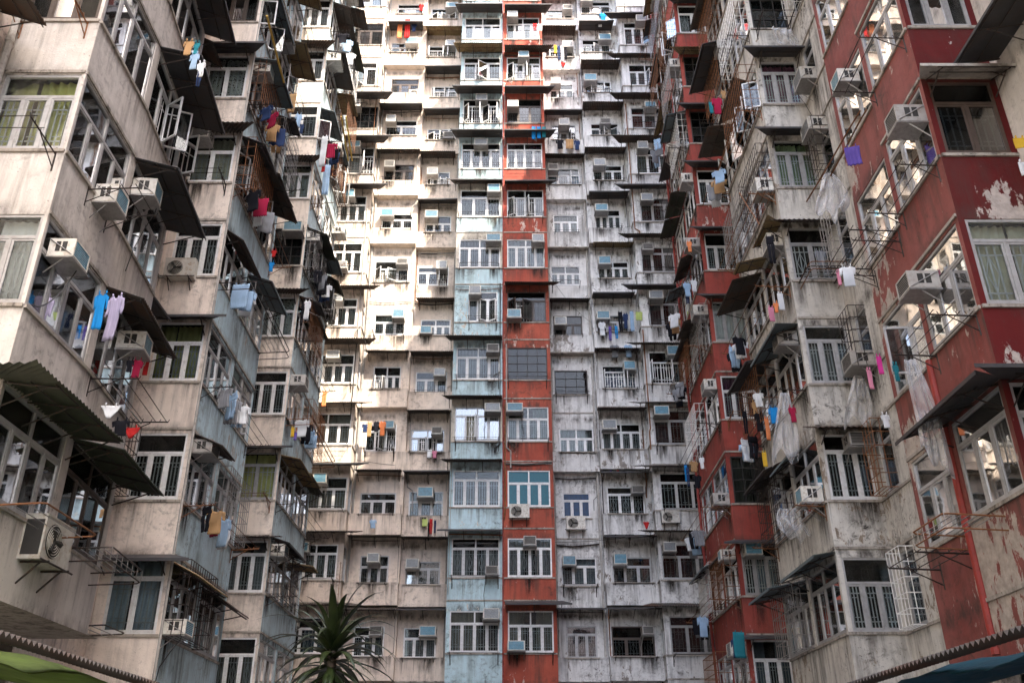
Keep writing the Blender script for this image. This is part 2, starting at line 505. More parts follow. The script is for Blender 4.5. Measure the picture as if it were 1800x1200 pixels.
class Face:
    def __init__(self, block, p0, p1, mat, name='', band=None):
        self.b = block
        self.p0 = Vector((p0[0], p0[1], 0))
        self.p1 = Vector((p1[0], p1[1], 0))
        self.L = (self.p1 - self.p0).length
        self.u = (self.p1 - self.p0).normalized()
        self.n = Vector((self.u.y, -self.u.x, 0))     # outwards
        self.a = math.atan2(self.u.y, self.u.x)
        self.mat = mat
        self.name = name
        self.o0 = any((self.p0 - Vector((x, y, 0))).length < 0.02 for x, y in CORNERS)
        self.o1 = any((self.p1 - Vector((x, y, 0))).length < 0.02 for x, y in CORNERS)

    def w(self, x, y, z):
        """local: x along the face, y inwards, z up"""
        return self.p0 + self.u * x - self.n * y + Vector((0, 0, z))

    def put(self, name, me, x, y, z, parent=None, extra=0.0):
        par = parent if parent is not None else self.b.root
        p = self.w(x, y, z)
        if par is self.b.root:
            p = p - self.b.loc
        return link(name, me, par, p, self.a + extra)

    def lbox(self, mb, x0, x1, y0, y1, z0, z1, m=0):
        pts = [self.w(x, y, z) for z in (z0, z1) for x, y in ((x0, y0), (x1, y0), (x1, y1), (x0, y1))]
        mb.hexa(pts, m)

    def lquad(self, mb, x0, x1, z0, z1, y, m=0):
        mb.quad(self.w(x0, y, z0), self.w(x1, y, z0), self.w(x1, y, z1), self.w(x0, y, z1), m)

    def plain(self, z0, z1, mat=None):
        self.lquad(self.b.wall(mat or self.mat), 0, self.L, z0, z1, 0)

    def storey(self, z0, zs, zh, z1, wins, mat=None, hmat=None, proud=0.0, reveal=0.09, ledge=True):
        """solid below the sill, header above the heads, openings wins=[(x0,x1)]"""
        mb = self.b.wall(mat or self.mat)
        hb = self.b.wall(hmat or mat or self.mat)
        L = self.L
        if proud:
            self.lbox(mb, 0.0, L, -proud, 0.02, z0, zs)
        else:
            self.lquad(mb, 0, L, z0, zs, 0)
        self.lquad(hb, 0, L, zh, z1, 0)
        x = 0
        for (a, b) in wins:
            if a > x + 1e-4:
                self.lquad(hb, x, a, zs, zh, 0)
            x = b
            r = reveal
            # reveals
            hb.quad(self.w(a, 0, zs), self.w(a, r, zs), self.w(a, r, zh), self.w(a, 0, zh))
            hb.quad(self.w(b, r, zs), self.w(b, 0, zs), self.w(b, 0, zh), self.w(b, r, zh))
            hb.quad(self.w(a, 0, zs), self.w(b, 0, zs), self.w(b, r, zs), self.w(a, r, zs))
            hb.quad(self.w(a, r, zh), self.w(b, r, zh), self.w(b, 0, zh), self.w(a, 0, zh))
            # room
            d = 0.75
            if not (self.o0 and a == wins[0][0]):
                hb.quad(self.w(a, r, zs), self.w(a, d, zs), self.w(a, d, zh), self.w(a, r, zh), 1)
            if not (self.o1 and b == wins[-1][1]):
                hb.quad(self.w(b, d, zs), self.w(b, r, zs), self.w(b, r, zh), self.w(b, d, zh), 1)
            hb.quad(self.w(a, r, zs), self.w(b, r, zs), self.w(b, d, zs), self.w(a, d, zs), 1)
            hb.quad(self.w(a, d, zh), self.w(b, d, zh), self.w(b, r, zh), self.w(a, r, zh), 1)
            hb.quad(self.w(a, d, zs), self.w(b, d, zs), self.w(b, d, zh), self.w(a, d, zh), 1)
        if x < L - 1e-4:
            self.lquad(hb, x, L, zs, zh, 0)
        if ledge:
            rr = random.Random(int(zs * 100 + L * 37 + self.p0.x * 11))
            lm = MB()
            if ledge == 2:
                if wins and rr.random() < 0.7:
                    self.lbox(lm, wins[0][0] - 0.07, wins[-1][1] + 0.07, -proud - 0.05, 0.01, zs - 0.05, zs - 0.003)
            else:
                self.lbox(lm, 0.01, L - 0.01, -proud - 0.035, 0.01, zs - 0.06, zs - 0.005)
            if lm.f:
                self.b.ledges.append(lm)
            if rr.random() < (0.35 if ledge == 2 else 0.75):
                lm = MB()
                self.lbox(lm, 0.01, L - 0.01, -proud - 0.028, 0.01, z0 - 0.025, z0 + 0.03)
                self.b.ledges.append(lm)

# ------------------------------------------------------------------ windows
WCACHE = {}

def win_meshes(W, H, n, style, curt, opn, grl, variant):
    key = (round(W, 2), round(H, 2), n, style, curt, opn, grl, variant)
    if key in WCACHE:
        return WCACHE[key]
    rnd = random.Random(hash((round(W * 100), round(H * 100), n, ord(style), variant)) & 0xffff)
    fr, pa, gr, cu = MB(), MB(), MB(), MB()
    y0, y1 = 0.015, 0.075
    t = 0.045
    fr.box(0, W, y0, y1, 0, t)
    fr.box(0, W, y0, y1, H - t, H)
    fr.box(0, t, y0, y1, t, H - t)
    fr.box(W - t, W, y0, y1, t, H - t)
    if style == 'k':                               # steel many-pane
        nx, nz = max(3, int(W / 0.42)), max(3, int(H / 0.36))
        for i in range(1, nx):
            x = W * i / nx
            fr.box(x - 0.013, x + 0.013, y0 + 0.01, y1 - 0.01, t, H - t)
        for i in range(1, nz):
            z = H * i / nz
            fr.box(t, W - t, y0 + 0.012, y1 - 0.012, z - 0.013, z + 0.013)
        pa.box(t, W - t, 0.045, 0.05, t, H - t)
    else:
        zt = H * (0.70 if H > 1.2 else 0.66) * (1.0, 0.93, 1.06)[variant % 3]
        fr.box(t, W - t, y0 - 0.004, y1, zt - 0.028, zt + 0.028)
        ntop = max(1, n // 2)
        for i in range(1, ntop):
            x = W * i / ntop
            fr.box(x - 0.026, x + 0.026, y0, y1, zt + 0.028, H - t)
        for i in range(ntop):
            a, b = W * i / ntop, W * (i + 1) / ntop
            pa.box(a + 0.03, b - 0.03, 0.045, 0.05, zt + 0.03, H - 0.03)
        for i in range(1, n):
            x = W * i / n
            fr.box(x - 0.022, x + 0.022, y0 - 0.002, y1, t, zt - 0.028)
        for i in range(n):
            a = W * i / n + 0.026
            b = W * (i + 1) / n - 0.026
            ang = 0.0
            if opn and (rnd.random() < 0.55 if n > 1 else True):
                ang = rnd.choice((0.6, 0.9, 1.25, 1.5))
            left = (i % 2 == 0)
            w = b - a
            s = 0.034

            def T(x, y, z):
                # x from hinge outwards
                c_, s_ = math.cos(ang), math.sin(ang)
                if left:
                    return (a + x * c_ + y * s_, 0.02 - x * s_ + y * c_, z)
                return (b - x * c_ - y * s_, 0.02 - x * s_ + y * c_, z)

            def TB(mb, xa, xb, ya, yb, za, zb):
                ps = [T(x, y, z) for z in (za, zb) for x, y in ((xa, ya), (xb, ya), (xb, yb), (xa, yb))]
                mb.hexa(ps)
            za, zb = t + 0.004, zt - 0.032
            TB(fr, 0, w, 0, 0.035, za, za + s)
            TB(fr, 0, w, 0, 0.035, zb - s, zb)
            TB(fr, 0, s, 0, 0.035, za + s, zb - s)
            TB(fr, w - s, w, 0, 0.035, za + s, zb - s)
            TB(pa, s, w - s, 0.016, 0.02, za + s, zb - s)
            if grl:
                yy = 0.088
                q = 0.012
                for k in range(1, 4):
                    x = a + w * k / 4
                    gr.box(x - q, x + q, yy, yy + 0.012, za, zb)
                m0, m1 = za + (zb - za) * 0.18, za + (zb - za) * 0.82
                for z in (m0, m1):
                    gr.box(a, b, yy - 0.004, yy + 0.008, z - q, z + q)
                cx = (a + b) / 2
                if grl == 2:
                    zc = (za + zb) / 2
                    for sx in (-1, 1):
                        gr.tube([(cx, yy, m0 + 0.02), (cx + sx * w * 0.2, yy, zc), (cx, yy, m1 - 0.02)], 0.01, 4)
                else:
                    gr.box(a + w * 0.34, b - w * 0.34, yy - 0.008, yy + 0.004, m0 + 0.08, m0 + 0.095)
                    gr.box(a + w * 0.34, b - w * 0.34, yy - 0.008, yy + 0.004, m1 - 0.095, m1 - 0.08)
    # curtain: folded cloth sheets
    if curt != 'd':
        mode = rnd.choice(('full', 'sides', 'left', 'full', 'right', 'sides'))
        spans = {'full': [(0.02, W - 0.02)], 'sides': [(0.02, W * 0.36), (W * 0.62, W - 0.02)],
                 'left': [(0.02, W * 0.6)], 'right': [(W * 0.4, W - 0.02)]}[mode]
        if curt.isupper():
            spans = [(0.02, W * 0.985)]
        zb_ = 0.03
        zt_ = H - 0.03 if (rnd.random() < 0.5 or curt.isupper()) else H * 0.69
        for (a, b) in spans:
            K = max(8, int((b - a) / 0.028))
            rows = []
            ph = rnd.random() * 6
            fx = rnd.uniform(34, 52)
            lean = rnd.uniform(-0.06, 0.06)
            for r_ in range(5):
                v = r_ / 4
                z = zt_ + (zb_ - zt_) * v
                row = []
                for j in range(K + 1):
                    x = a + (b - a) * j / K
                    y = 0.175 + (0.024 + 0.012 * math.sin(x * 7 + ph)) * math.sin(fx * x + ph + v * 0.6 * math.sin(x * 9))
                    row.append((min(W - 0.01, max(0.01, x + lean * v * v)), y, z))
                rows.append(row)
            cu.grid(rows)
    fm = M['f' + (style if style in 'wgbk' else ('g' if style in 'mf' else 'w'))]
    pm = {'t': M['glassteal'], 'n': M['glassnavy'], 'k': M['glassdark'], 'b': M['glassdark'], 'g': M['glassside'], 'f': M['glassclear'], 'm': M['glassmirror']}.get(style, M['glass'])
    res = (fr.mesh('window', [fm]), pa.mesh('pane', [pm]),
           gr.mesh('grille', [M['grilley'] if grl == 3 else M['grille']]) if gr.f else None,
           cu.mesh('curtain', [CUR[curt]], True) if cu.f else None)
    WCACHE[key] = res
    return res

def window(face, x0, x1, z0, z1, n=4, style='w', curt='w', opn=False, grl=1, variant=0):
    fr, pa, gr, cu = win_meshes(x1 - x0, z1 - z0, n, style, curt, opn, grl, variant)
    o = face.put('window', fr, x0, 0, z0)
    link('pane', pa, o)
    if gr:
        link('grille', gr, o)
    if cu:
        link('curtain', cu, o)
    return o

# ------------------------------------------------------------------ awnings
def awning(face, x0, x1, z, depth, drop=0.12, kind='F', f0=0.0, f1=0.0, mat=None, brackets=True):
    """sheet fixed to the wall at z, running out by depth; f0/f1 flare of the outer corners"""
    mb = MB()
    L = x1 - x0
    if kind == 'C':
        pitch = 0.085
        K = max(8, int(L / pitch) * 4)
        rows = []
        for (y, zz, g) in ((0.02, z, 0), (-depth * 0.5, z - drop * 0.5, 0.5), (-depth, z - drop, 1)):
            row = []
            for j in range(K + 1):
                s = j / K
                x = x0 - f0 * g + (L + (f0 + f1) * g) * s
                row.append((x, y, zz + 0.018 * math.sin(j * math.pi / 2) + 0.006 * math.sin(x * 3.1)))
            rows.append(row)
        mb.grid(rows, 0, 0.004, (0, 0, 1))
    else:
        K = max(1, int(round(L / 0.9)))
        for j in range(K):
            s0, s1 = j / K, (j + 1) / K
            a0, a1 = x0 + L * s0, x0 + L * s1
            LL = L + f0 + f1
            b0, b1 = x0 - f0 + LL * s0, x0 - f0 + LL * s1
            dz = 0.0035 * (j % 2)
            p = [(b0, -depth, z - drop + dz), (b1, -depth, z - drop + dz), (a1, 0.02, z + dz), (a0, 0.02, z + dz)]
            mb.hexa(p + [(q[0], q[1], q[2] + 0.012) for q in p])
        # turned-down lip
        mb.hexa([(x0 - f0, -depth - 0.008, z - drop - 0.05), (x1 + f1, -depth - 0.008, z - drop - 0.05), (x1 + f1, -depth + 0.002, z - drop - 0.05), (x0 - f0, -depth + 0.002, z - drop - 0.05),
                 (x0 - f0, -depth - 0.008, z - drop + 0.004), (x1 + f1, -depth - 0.008, z - drop + 0.004), (x1 + f1, -depth + 0.002, z - drop + 0.004), (x0 - f0, -depth + 0.002, z - drop + 0.004)])
    me = mb.mesh('awning', [M[mat or ('corr' if kind == 'C' else 'flat')]])
    o = face.put('awning', me, 0, 0, 0)
    if brackets:
        bb = MB()
        nb = max(2, int(L / 0.75) + 1)
        for j in range(nb):
            x = x0 + 0.08 + (L - 0.16) * j / (nb - 1)
            bb.tube([(x, -0.01, z - 0.05), (x, -depth + 0.04, z - drop - 0.04)], 0.014, 4)
            bb.tube([(x, -0.01, z - 0.42), (x, -depth * 0.75, z - drop * 0.75 - 0.05)], 0.014, 4)
        bb.tube([(x0, -depth * 0.92, z - drop - 0.022), (x1, -depth * 0.92, z - drop - 0.022)], 0.013, 4)
        bb.tube([(x0, -depth * 0.5, z - drop * .5 - 0.025), (x1, -depth * 0.5, z - drop * .5 - 0.025)], 0.011, 4)
        link('bracket', bb.mesh('bracket', [M['iron']]), o)
    return o

def window_cage(face, a, b, z0, z1, d, rr):
    mb = MB()
    r = 0.009
    n = max(4, int((b - a) / 0.16))
    for i in range(n + 1):
        x = a + (b - a) * i / n
        mb.tube([(x, -d, z0 - 0.02), (x, -d, z1)], r, 4)
    m = 5
    for i in range(m + 1):
        z = z0 - 0.02 + (z1 - z0 + 0.02) * i / m
        mb.tube([(a, 0, z), (a, -d, z), (b, -d, z), (b, 0, z)], r * 1.2, 4)
    for x in (a, b):
        mb.tube([(x, -d / 2, z0), (x, -d / 2, z1)], r, 4)
    for k in range(1, 4):
        mb.tube([(a, -d * k / 4, z0 - 0.02), (b, -d * k / 4, z0 - 0.02)], r, 4)
    return face.put('window_cage', mb.mesh('window_cage', [M[rr.choice(('steel', 'grille', 'iron', 'rustiron'))]]), 0, 0, 0)

# dirty water stains that run down the parapets under the air conditioners
stn, snt, sb_, sout = nodes('drip_stain')
stc = N(snt, 'ShaderNodeTexCoord')
ssx = N(snt, 'ShaderNodeSeparateXYZ')
snt.links.new(stc.outputs['Generated'], ssx.inputs[0])
sfall = ramp(snt, ssx.outputs[2], 0.0, 0.9)
sside = mul(snt, ramp(snt, ssx.outputs[0], 0.0, 0.4), ramp(snt, ssx.outputs[0], 1.0, 0.6))
sns = ramp(snt, noise(snt, position(snt, 6, (9, 9, 0.8)), 1.0, 6, 0.7), 0.36, 0.62)
sfac = mul(snt, mul(snt, mul(snt, sfall, sside), sns), 0.85)
str_ = N(snt, 'ShaderNodeBsdfTransparent')
smx = N(snt, 'ShaderNodeMixShader')
snt.links.new(sfac, smx.inputs[0])
snt.links.new(str_.outputs[0], smx.inputs[1])
sb_.inputs['Base Color'].default_value = (0.045, 0.037, 0.03, 1)
sb_.inputs['Roughness'].default_value = 0.9
snt.links.new(sb_.outputs[0], smx.inputs[2])
snt.links.new(smx.outputs[0], sout.inputs[0])

def stain(face, x, z1, w, h, y):
    mb = MB()
    mb.box(x - w / 2, x + w / 2, y - 0.002, y, z1 - h, z1)
    face.put('drip_stain', mb.mesh('drip_stain', [stn]), 0, 0, 0)

# ------------------------------------------------------------------ air conditioners
def ac_meshes(w, h, d, kind):
    cs, gr, vn, br = MB(), MB(), [], MB()
    cs.box(-w / 2, w / 2, -d, 0, 0, h)
    # raised lip round the back
    for (a, b, c_, e) in ((-w / 2, w / 2, 0, 0.03), (-w / 2, w / 2, h - 0.03, h), (-w / 2, -w / 2 + 0.03, 0.03, h - 0.03), (w / 2 - 0.03, w / 2, 0.03, h - 0.03)):
        cs.box(a, b, -d - 0.018, -d - 0.0005, c_, e)
    gr.box(-w / 2 + 0.03, w / 2 - 0.03, -d - 0.008, -d - 0.001, 0.03, h - 0.03)
    for k in range(1, 7):                            # grille wires
        z = 0.03 + (h - 0.06) * k / 7
        cs.box(-w / 2 + 0.03, w / 2 - 0.03, -d - 0.012, -d - 0.0085, z - 0.003, z + 0.003)
    for sx in (-1, 1):                               # side louvres
        xs = sx * (w / 2 + 0.003)
        vv = MB()
        vv.box(min(xs, xs - sx * 0.002), max(xs, xs - sx * 0.002), -d * 0.72, -d * 0.28, h * 0.25, h * 0.82)
        vn.append(vv)
        xd = xs + sx * 0.002
        cs.box(min(xd, xs - sx * 0.002), max(xd, xs - sx * 0.002), -d * 0.53, -d * 0.47, h * 0.25, h * 0.82)
    for sx in (-1, 1):
        x = sx * (w / 2 - 0.02)
        br.tube([(x, 0.0, -0.015), (x, -d, -0.015)], 0.014, 4)
        br.tube([(x, 0.0, -0.3), (x, -d * 0.7, -0.02)], 0.012, 4)
        xo = sx * (w / 2 + 0.012)
        br.tube([(xo, -0.02, h * 0.92), (xo, -d * 0.98, 0.02)], 0.009, 4)
    br.box(-w / 2 - 0.03, w / 2 + 0.03, -d - 0.03, 0.0, -0.045, -0.031)
    return cs, gr, vn, br

ACM = {}
for key, (w, h, d, cm, gm) in {'a': (0.56, 0.38, 0.45, 'acw', 'acblue'), 'b': (0.54, 0.38, 0.45, 'acw', 'acfin'),
                               'c': (0.48, 0.32, 0.44, 'acg', 'acdark'), 'n': (0.46, 0.32, 0.46, 'acw', 'acblue')}.items():
    cs, gr, vn, br = ac_meshes(w, h, d, key)
    ACM[key] = (cs.mesh('casing', [M[cm]]), gr.mesh('back_grille', [M[gm]]), vn[0].mesh('vent', [M['acdark']]), vn[1].mesh('vent', [M['acdark']]), br.mesh('bracket', [M['steel']]))
HOSES = []
for k in range(4):
    mb = MB()
    sx = 1 if k % 2 else -1
    mb.tube([(sx * 0.2, -0.42, 0.0), (sx * 0.22, -0.40, -0.12), (sx * 0.25, -0.25, -0.28 - 0.05 * k), (sx * 0.3, -0.1, -0.5 - 0.1 * k), (sx * 0.27, -0.04, -0.9 - 0.12 * k)], 0.010, 4)
    HOSES.append(mb.mesh('hose', [M['pvc' if k < 2 else 'wire']]))
LOOK = {'a': 'blue-meshed air conditioner', 'b': 'grey-finned air conditioner',
        'c': 'grimy grey air conditioner', 'n': 'bulky air conditioner'}
USED = {}

def uniq(label):
    USED[label] = USED.get(label, 0) + 1
    return label

def ac(face, x, z, where, key='a', y=0.0):
    t = thing('air_conditioner', uniq('%s %s' % (LOOK[key], where)), 'air conditioner', face.w(x, y, z), face.a, 'window air conditioners on the facades')
    for nm, me in zip(('casing', 'back_grille', 'vent', 'vent', 'bracket'), ACM[key]):
        link(nm, me, t)
    q = random.Random(int(x * 97 + z * 13))
    t.scale = (q.uniform(0.88, 1.2), q.uniform(0.8, 1.15), q.uniform(0.88, 1.12))
    if q.random() < 0.5:
        link('hose', HOSES[q.randint(0, 3)], t)
    return t

def cond_meshes():
    cs, fn, br = MB(), MB(), MB()
    w, h, d = 0.78, 0.54, 0.28
    cs.box(-w / 2, w / 2, -d, 0, 0, h)
    cs.box(-w / 2 - 0.01, w / 2 + 0.01, -d - 0.01, 0.01, h + 0.0005, h + 0.02)
    cx = -0.12
    for r in (0.20, 0.165, 0.13, 0.095, 0.06):
        pts = [(cx + r * math.cos(a * math.pi / 10), -d - 0.014, h / 2 + r * math.sin(a * math.pi / 10)) for a in range(21)]
        cs.tube(pts, 0.006, 4)
    ring = [(cx + 0.215 * math.cos(a * math.pi / 14), -d - 0.002, h / 2 + 0.215 * math.sin(a * math.pi / 14)) for a in range(28)]
    i = len(fn.v)
    fn.v += ring
    fn.f.append(tuple(range(i, i + 28)))
    fn.m.append(0)
    fn.box(-w / 2 - 0.004, -w / 2 - 0.001, -d * 0.9, -d * 0.1, 0.05, h - 0.05)
    for k in range(3):
        fn.tube([(cx, -d - 0.008, h / 2), (cx + 0.17 * math.cos(k * 2.094), -d - 0.008, h / 2 + 0.17 * math.sin(k * 2.094))], [0.02, 0.045], 5)
    for sx in (-0.28, 0.28):
        br.tube([(sx, 0.0, -0.015), (sx, -d - 0.08, -0.015)], 0.016, 4)
        br.tube([(sx, 0.0, -0.28), (sx, -d * 0.9, -0.02)], 0.014, 4)
    br.tube([(-0.45, -d - 0.05, -0.015), (0.45, -d - 0.05, -0.015)], 0.014, 4)
    return cs.mesh('casing', [M['acw']]), fn.mesh('fan', [M['acdark']]), br.mesh('bracket', [M['iron']])
CONDM = cond_meshes()

def condenser(face, x, z, where, y=0.0, s=1.0, spin=0.0):
    t = thing('condenser_unit', uniq('cream condenser unit %s' % where), 'air conditioner', face.w(x, y, z), face.a + spin, 'outdoor condenser units')
    for nm, me in zip(('casing', 'fan', 'bracket'), CONDM):
        link(nm, me, t)
    t.scale = (s, s, s)
    return t

# ------------------------------------------------------------------ racks and washing
def rack(face, x0, x1, z, where, kind='arms', depth=0.65, mat='iron'):
    rnd = random.Random(int(x0 * 100 + z * 31))
    t = thing('drying_rack', uniq('%s %s' % ({'arms': 'black iron rack arms', 'rail': 'steel tube drying rail', 'hooks': 'hooked iron drying rack', 'cage': 'bent metal drying cage'}[kind], where)),
              'drying rack', face.w(x0, 0, z), face.a, 'clothes drying racks on the walls')
    W = x1 - x0
    a, b = MB(), MB()
    if kind in ('arms', 'hooks'):
        for x in (0, W):
            if x:
                link('arm', a.mesh('arm', [M[mat]]), t)
                a = MB()
            a.tube([(x, 0, 0), (x, -depth, 0.03)], 0.015, 4)
            a.tube([(x, 0, -0.25), (x, -depth * 0.6, 0.0)], 0.011, 4)
            a.tube([(x, 0, -0.32), (x, -0.005, 0.12)], 0.016, 4)
            for k in range(5):
                y = -depth * (k + 1) / 5
                a.tube([(x, y, 0.03), (x, y - 0.02, 0.08)], 0.008, 4)
        nb = 2 if kind == 'arms' else 4
        for k in range(nb):
            y = -depth * (0.95 - 0.28 * k)
            b.tube([(-0.08, y, 0.05), (W + 0.08, y, 0.05 + rnd.uniform(-.02, .02))], 0.009, 4)
    else:
        pts = [(0, 0, 0.0), (0, -depth + 0.06, 0.04), (0.06, -depth, 0.05), (W - 0.06, -depth, 0.05), (W, -depth + 0.06, 0.04), (W, 0, 0)]
        a.tube(pts, 0.014, 5)
        a.tube([(x_, y_, z_ - (0.0 if kind == 'rail' else 0.2)) for x_, y_, z_ in pts], 0.012, 5)
        nb = 3 if kind == 'rail' else 6
        for k in range(nb):
            y = -depth * (k + 1) / (nb + 1)
            b.tube([(0, y, 0.02), (W, y, 0.02)], 0.008, 4)
        if kind == 'cage':
            for k in range(7):
                x = W * k / 6
                b.tube([(x, -depth, 0.05), (x, -depth, -0.15)], 0.006, 4)
    link('arm' if kind in ('arms', 'hooks') else 'frame', a.mesh('frame', [M[mat]]), t)
    link('bar', b.mesh('bar', [M['steel' if kind in ('rail', 'cage') else mat]]), t)
    return t

def garment_mesh(kind, w, h, seed, mat):
    rnd = random.Random(seed)
    mb = MB()
    ph = rnd.uniform(0, 6)
    nf = rnd.randint(3, 5)
    am = 0.05 * w

    def sheet(x0f, x1f, z0, z1, R, K, amp=1.0, zf=None):
        rows = []
        for i in range(R):
            v = i / (R - 1)
            a, b = x0f(v), x1f(v)
            row = []
            for j in range(K):
                s_ = j / (K - 1)
                x = a + (b - a) * s_
                z = z0 + (z1 - z0) * v
                if zf:
                    z += zf(x, v)
                y = amp * am * (0.35 + v) * math.sin(x / w * nf * 6.28 + ph + 0.9 * v) + 0.02 * w * math.sin(v * 7 + ph)
                z += 0.012 * h * math.sin(x / w * 11 + ph)
                row.append((x * w + 0.02 * w * math.sin(v * 5 + ph), y, z * h))
            rows.append(row)
        mb.grid(rows, 0, 0.012, (0, 1, 0))
    if kind == 'shirt':
        sheet(lambda v: -0.31 - 0.02 * v, lambda v: 0.31 + 0.03 * v, 0, -1.0, 12, 15, 1.0, lambda x, v: (-0.05 * (1 - v) if abs(x) < 0.1 else 0.0) - 0.12 * max(0, abs(x) - 0.1) * (1 - v))
        for g_ in (-1, 1):
            sheet(lambda v: g_ * (0.315 + 0.02 * v), lambda v: g_ * (0.5 + 0.0 * v - 0.02 * v), -0.03, -0.40, 6, 5, 0.6, lambda x, v: -0.35 * (abs(x) - 0.31))
    elif kind == 'trousers':
        sheet(lambda v: -0.34, lambda v: 0.34, 0, -0.3, 5, 11, 0.7)
        for g_ in (-1, 1):
            sheet(lambda v: g_ * 0.03, lambda v: g_ * (0.35 - 0.08 * v), -0.302, -1.0, 9, 7, 1.2)
    elif kind == 'briefs':
        sheet(lambda v: -0.5 + 0.40 * v, lambda v: 0.5 - 0.40 * v, 0, -0.9, 7, 11, 0.8)
    else:
        sheet(lambda v: -0.46, lambda v: 0.46 - 0.03 * v, 0, -1.0, 10, 13, 1.1)
    # pegs
    for x in (-0.25, 0.25):
        mb.box(x * w - 0.006, x * w + 0.006, -0.012, 0.018, -0.02, 0.05)
    return mb.mesh(kind, [mat], True)

GMAT = {}
def gmat(col):
    if col not in GMAT:
        GMAT[col] = cloth('washing_cloth', col)
    return GMAT[col]
NAMED = {'blue': (0.02, 0.25, 0.62), 'lilac': (0.50, 0.45, 0.62), 'red': (0.5, 0.03, 0.03), 'white': (0.72, 0.74, 0.76), 'black': (0.015, 0.015, 0.02),
         'navy': (0.03, 0.05, 0.12), 'pale blue': (0.35, 0.5, 0.68), 'orange': (0.75, 0.25, 0.10), 'pink': (0.65, 0.25, 0.35), 'purple': (0.13, 0.09, 0.36),
         'yellow': (0.7, 0.45, 0.05), 'teal': (0.03, 0.22, 0.27), 'crimson': (0.35, 0.02, 0.06), 'lime': (0.50, 0.60, 0.2), 'magenta': (0.6, 0.05, 0.28),
         'tan': (0.42, 0.26, 0.13), 'grey': (0.25, 0.26, 0.28)}

def garment(kind, col, pos, rz, w, h, where, seed=0, full=False):
    me = garment_mesh(kind, w * 0.92, h * 0.9, seed, gmat(NAMED[col]))
    o = link(kind, me, None, pos, rz)
    return tag(o, uniq(where if full else '%s %s hanging %s' % (col, kind, where)), kind, 'washing hung out to dry')

ORD = ['lowest', 'second', 'third', 'fourth', 'fifth', 'sixth', 'seventh', 'eighth', 'ninth', 'tenth', 'eleventh', 'twelfth', 'thirteenth', 'fourteenth', 'fifteenth', 'sixteenth']

def rowname(k):
    return 'lowest row' if k == 0 else '%s row up' % ORD[k]

# ------------------------------------------------------------------ ground
gm, nt, b, _ = nodes('ground_concrete')
gp = position(nt, 2)
gc = mixc(nt, ramp(nt, noise(nt, gp, 0.8, 7, 0.7), 0.3, 0.7), (0.10, 0.095, 0.09), (0.2, 0.19, 0.18))
nt.links.new(gc, b.inputs['Base Color'])
b.inputs['Roughness'].default_value = 0.8
mb = MB()
mb.quad((-400, -400, -1.6), (400, -400, -1.6), (400, 400, -1.6), (-400, 400, -1.6))
g = link('ground', mb.mesh('ground', [gm]))
g['kind'] = 'structure'

def mass(block, x0, x1, y0, y1, z0, z1, mat):
    mb = MB()
    mb.box(x0, x1, y0, y1, z0, z1)
    block.tops.append((mat, mb))

# ------------------------------------------------------------------ the far facade
SILL0 = 4.75                                      # k = 0 sill height of the far facade, camera height = 0
rndg = random.Random(5)

def parse(tbl):
    return {k: v.split() for k, v in tbl.items()}

# tokens: frame, curtain, panes, air-conditioner spots (comma list or -), awning above (F C Y B -), rack (a r h g -), open(o or -), x-range code
BLUE = parse({-1: 'w w 4 - - - -', 0: 'w c 4 tr - a -', 1: 'w w 4 br3 F - -', 2: 'w d 4 - C - -', 3: 'g c 4 tr C h o', 4: 'w w 4 tr C a -',
              5: 'w w 3r tl - - o', 6: 'w s 4 tr - r -', 7: 'w w 3 tr F a -', 8: 'w d 4 tc F a o', 9: 'w d 4 tc F a o', 10: 'w s 3 - Y r o',
              11: 'w w 4 - F - -', 12: 'w w 4 tl F a -', 13: 'w w 4 - - - -'})
RED = parse({-1: 'w c 4 - - - -', 0: 'w c 4 bl F a -', 1: 'w w 4 tc - - -', 2: 't d 4 - - - -', 3: 'w g 4 tl - a -', 4: 'k d 4 - - a -',
             5: 'b s 3 bl C - o', 6: 'w b 4 tr - - -', 7: 'w d 4 - F - o', 8: 'w v 4 - F r -', 9: 'b d 3 ml F h -', 10: 'w c 4 tc C r o',
             11: 'w c 4 tl F r -', 12: 'w w 4 tr F r -', 13: 'w w 4 - - - -'})
A_ = parse({-1: 'w d 3 tl - - -', 0: 'w w 3 tr C a -', 1: 'g s 3 tc C a -', 2: 'g d 3 - C h -', 3: 'w d 3 tr - h o', 4: 'w d 4 - C a o',
            5: 'w g 3 tr - a -', 6: 'w c 3 tr - - o', 7: 'w d 3 tl - a o', 8: 'b d 3 tl C a -', 9: 'w d 2 tl F - -', 10: 'b d 3 - - r -',
            11: 'w w 3 tr F a -', 12: 'w w 3 - F r -', 13: 'w w 3 - - - -'})
B_ = parse({-1: 'w d 3 - - - -', 0: 'w w 3 tr F a -', 1: 'g s 3 tl C - -', 2: 'w c 3 tc F h -', 3: 'g d 4 tr C h o', 4: 'w w 3 tr C a -',
            5: 'w w 4 bl C - -', 6: 'w v 3 tr - r o', 7: 'w d 3 tl F a -', 8: 'w d 4 tl C a o', 9: 'w c 3 br F a o', 10: 'w s 3 - F - o',
            11: 'w c 3 tr Y a o', 12: 'w b 3 tr F a o', 13: 'w w 3 - - - -'})
C_ = parse({-1: 'w d 3 - - - -', 0: 'g d 3 - F - -', 1: 'w b 3 tl - - -', 2: 'n d 3 - - - -', 3: 'w g 4 - - - -', 4: 'k d 4 - - h -',
            5: 'b s 3 ml C a -', 6: 'w d 4 - - r -', 7: 'w c 3 - - - -', 8: 'w b 3 tl C a o', 9: 'g d 3 tc F r o', 10: 'w d 3 tl - a -',
            11: 'w d 3 tr C a o', 12: 'w w 3 tr F - -', 13: 'w w 3 - - - -'})
